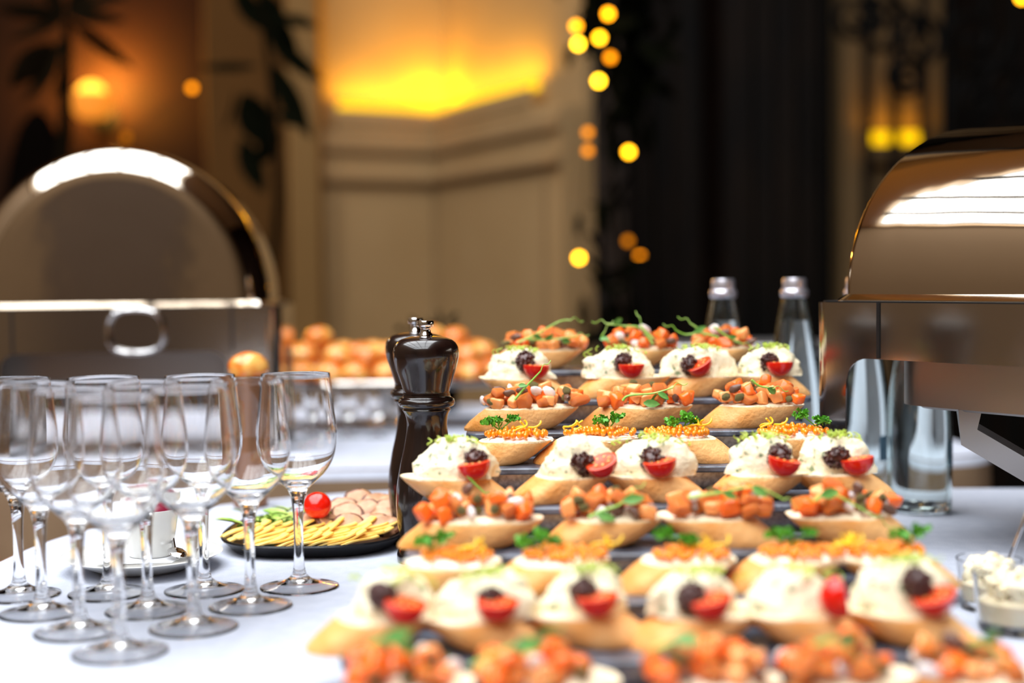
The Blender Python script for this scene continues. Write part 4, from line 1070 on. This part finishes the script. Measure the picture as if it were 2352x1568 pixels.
for i, (x, y, z) in enumerate(spots):
    b0 = BUN[i % 3]; loc = (tp.location.x+x, YPL+y, TZ+zpl-.0015+z)
    jj = [k for k, n_ in enumerate((7, 8, 8, 7, 6, 7, 6)) for _ in range(n_)]
    lab = bun_label(jj, i) if i < len(spots)-3 else ('topmost bun at the left end of the pastry heap', 'topmost bun right of the pepper mill knobs on the pastry heap', 'high bun at the right of the pastry heap beside the mills')[i-len(spots)+3]
    if i < 3: b0['label'] = lab; b0.location = loc; b0.rotation_euler = (0, 0, rs.uniform(0, 6))
    else: dup(b0, loc, rs.uniform(0, 6), lab)
# small stemmed glasses below the platter
sg = thing('small_stem_glass', '', 'glass')
pr = [(0, .0003), (.024, .0003), (.0245, .0012), (.01, .003), (.0035, .008), (.003, .03), (.006, .036), (.017, .046), (.0205, .058), (.021, .085), (.0204, .0856), (.0196, .085), (.019, .058), (.015, .048), (0, .041)]
mb = MB(); mb.add(*lathe(pr, 32)); mb.build('glass_body', M['glass'], sg)
for i, (px_, lab) in enumerate(((800, 'small stemmed glass under the pastry platter, left of two'), (866, 'small stemmed glass under the pastry platter, right of two beside the mill'), (728, 'small stemmed glass under the left end of the pastry platter'))):
    q = on_z(px_, 1003, 0)
    if i == 0: sg.location = (q.x, q.y, TZ); sg['label'] = lab; sg['group'] = 'small stemmed glasses under the pastry platter'
    else: dup(sg, (q.x, q.y, TZ), 0, lab, 'small stemmed glasses under the pastry platter')
# copper tumbler with a bun
Yc = 1.80; q = at_y(570, 870, Yc)
mb = MB(); hC = q.z-TZ; mb.add(*lathe([(0, .0005), (.020, .0005), (.022, .004), (.027, hC), (.0255, hC), (.021, .008), (0, .008)], 36))
tag(mb.build('copper_tumbler', M['copper'], None, (q.x, Yc, TZ)), 'tall copper tumbler holding a bun behind the wine glasses', 'tumbler')
mb = MB(); mb.add(*blob(ICO3, .08, 1.6, 77, (.026, .026, .021)))
tag(mb.build('bread_roll', M['bun'], None, (q.x, Yc, TZ+hC+.014)), 'round golden bread roll resting in the copper tumbler', 'bread roll')
# steel tray on a block behind the back row
Yt = 2.45; zt = at_y(1600, 792, Yt-.1).z-TZ
xa, xb = px_x(1480, Yt), px_x(1900, Yt)
mb = MB(); mb.add(*prism(rrect((xb-xa)/2, .12, .05, 8), zt-.02, zt, .004), smooth=False)
mb.add(*prism(rrect((xb-xa)/2-.04, .08, .02, 4), 0, zt-.02), smooth=False)
tag(mb.build('steel_serving_tray', M['brushed'], None, ((xa+xb)/2, Yt+.02, TZ)), 'plain steel serving tray on a block behind the back row of canapes', 'tray')
# small potted herb behind the pastries
q = at_y(1005, 740, 3.07)
hp = thing('potted_herb', 'small dark green potted herb behind the pastry platter', 'plant', (q.x, 3.07, TZ))
mb = MB(); mb.add(*lathe([(0, .0005), (.04, .0005), (.05, .09), (.045, .09), (.042, .08), (0, .08)], 24)); mb.build('pot', M['pot'], hp)
mb = MB(); lv = leaf_mesh(.04, .018, .006, 4)
for i in range(60): mb.add(*lv, mx=TRS((rs.gauss(0, .03), rs.gauss(0, .025), .09+rs.uniform(0, .10)), (rs.uniform(-1, 1), rs.uniform(-1, .4), rs.uniform(0, 6.3))))
mb.add(*tube([(0, 0, .07), (.004, 0, .22)], .004, 6)); mb.build('foliage', M['leaf'], hp, kind='stuff')
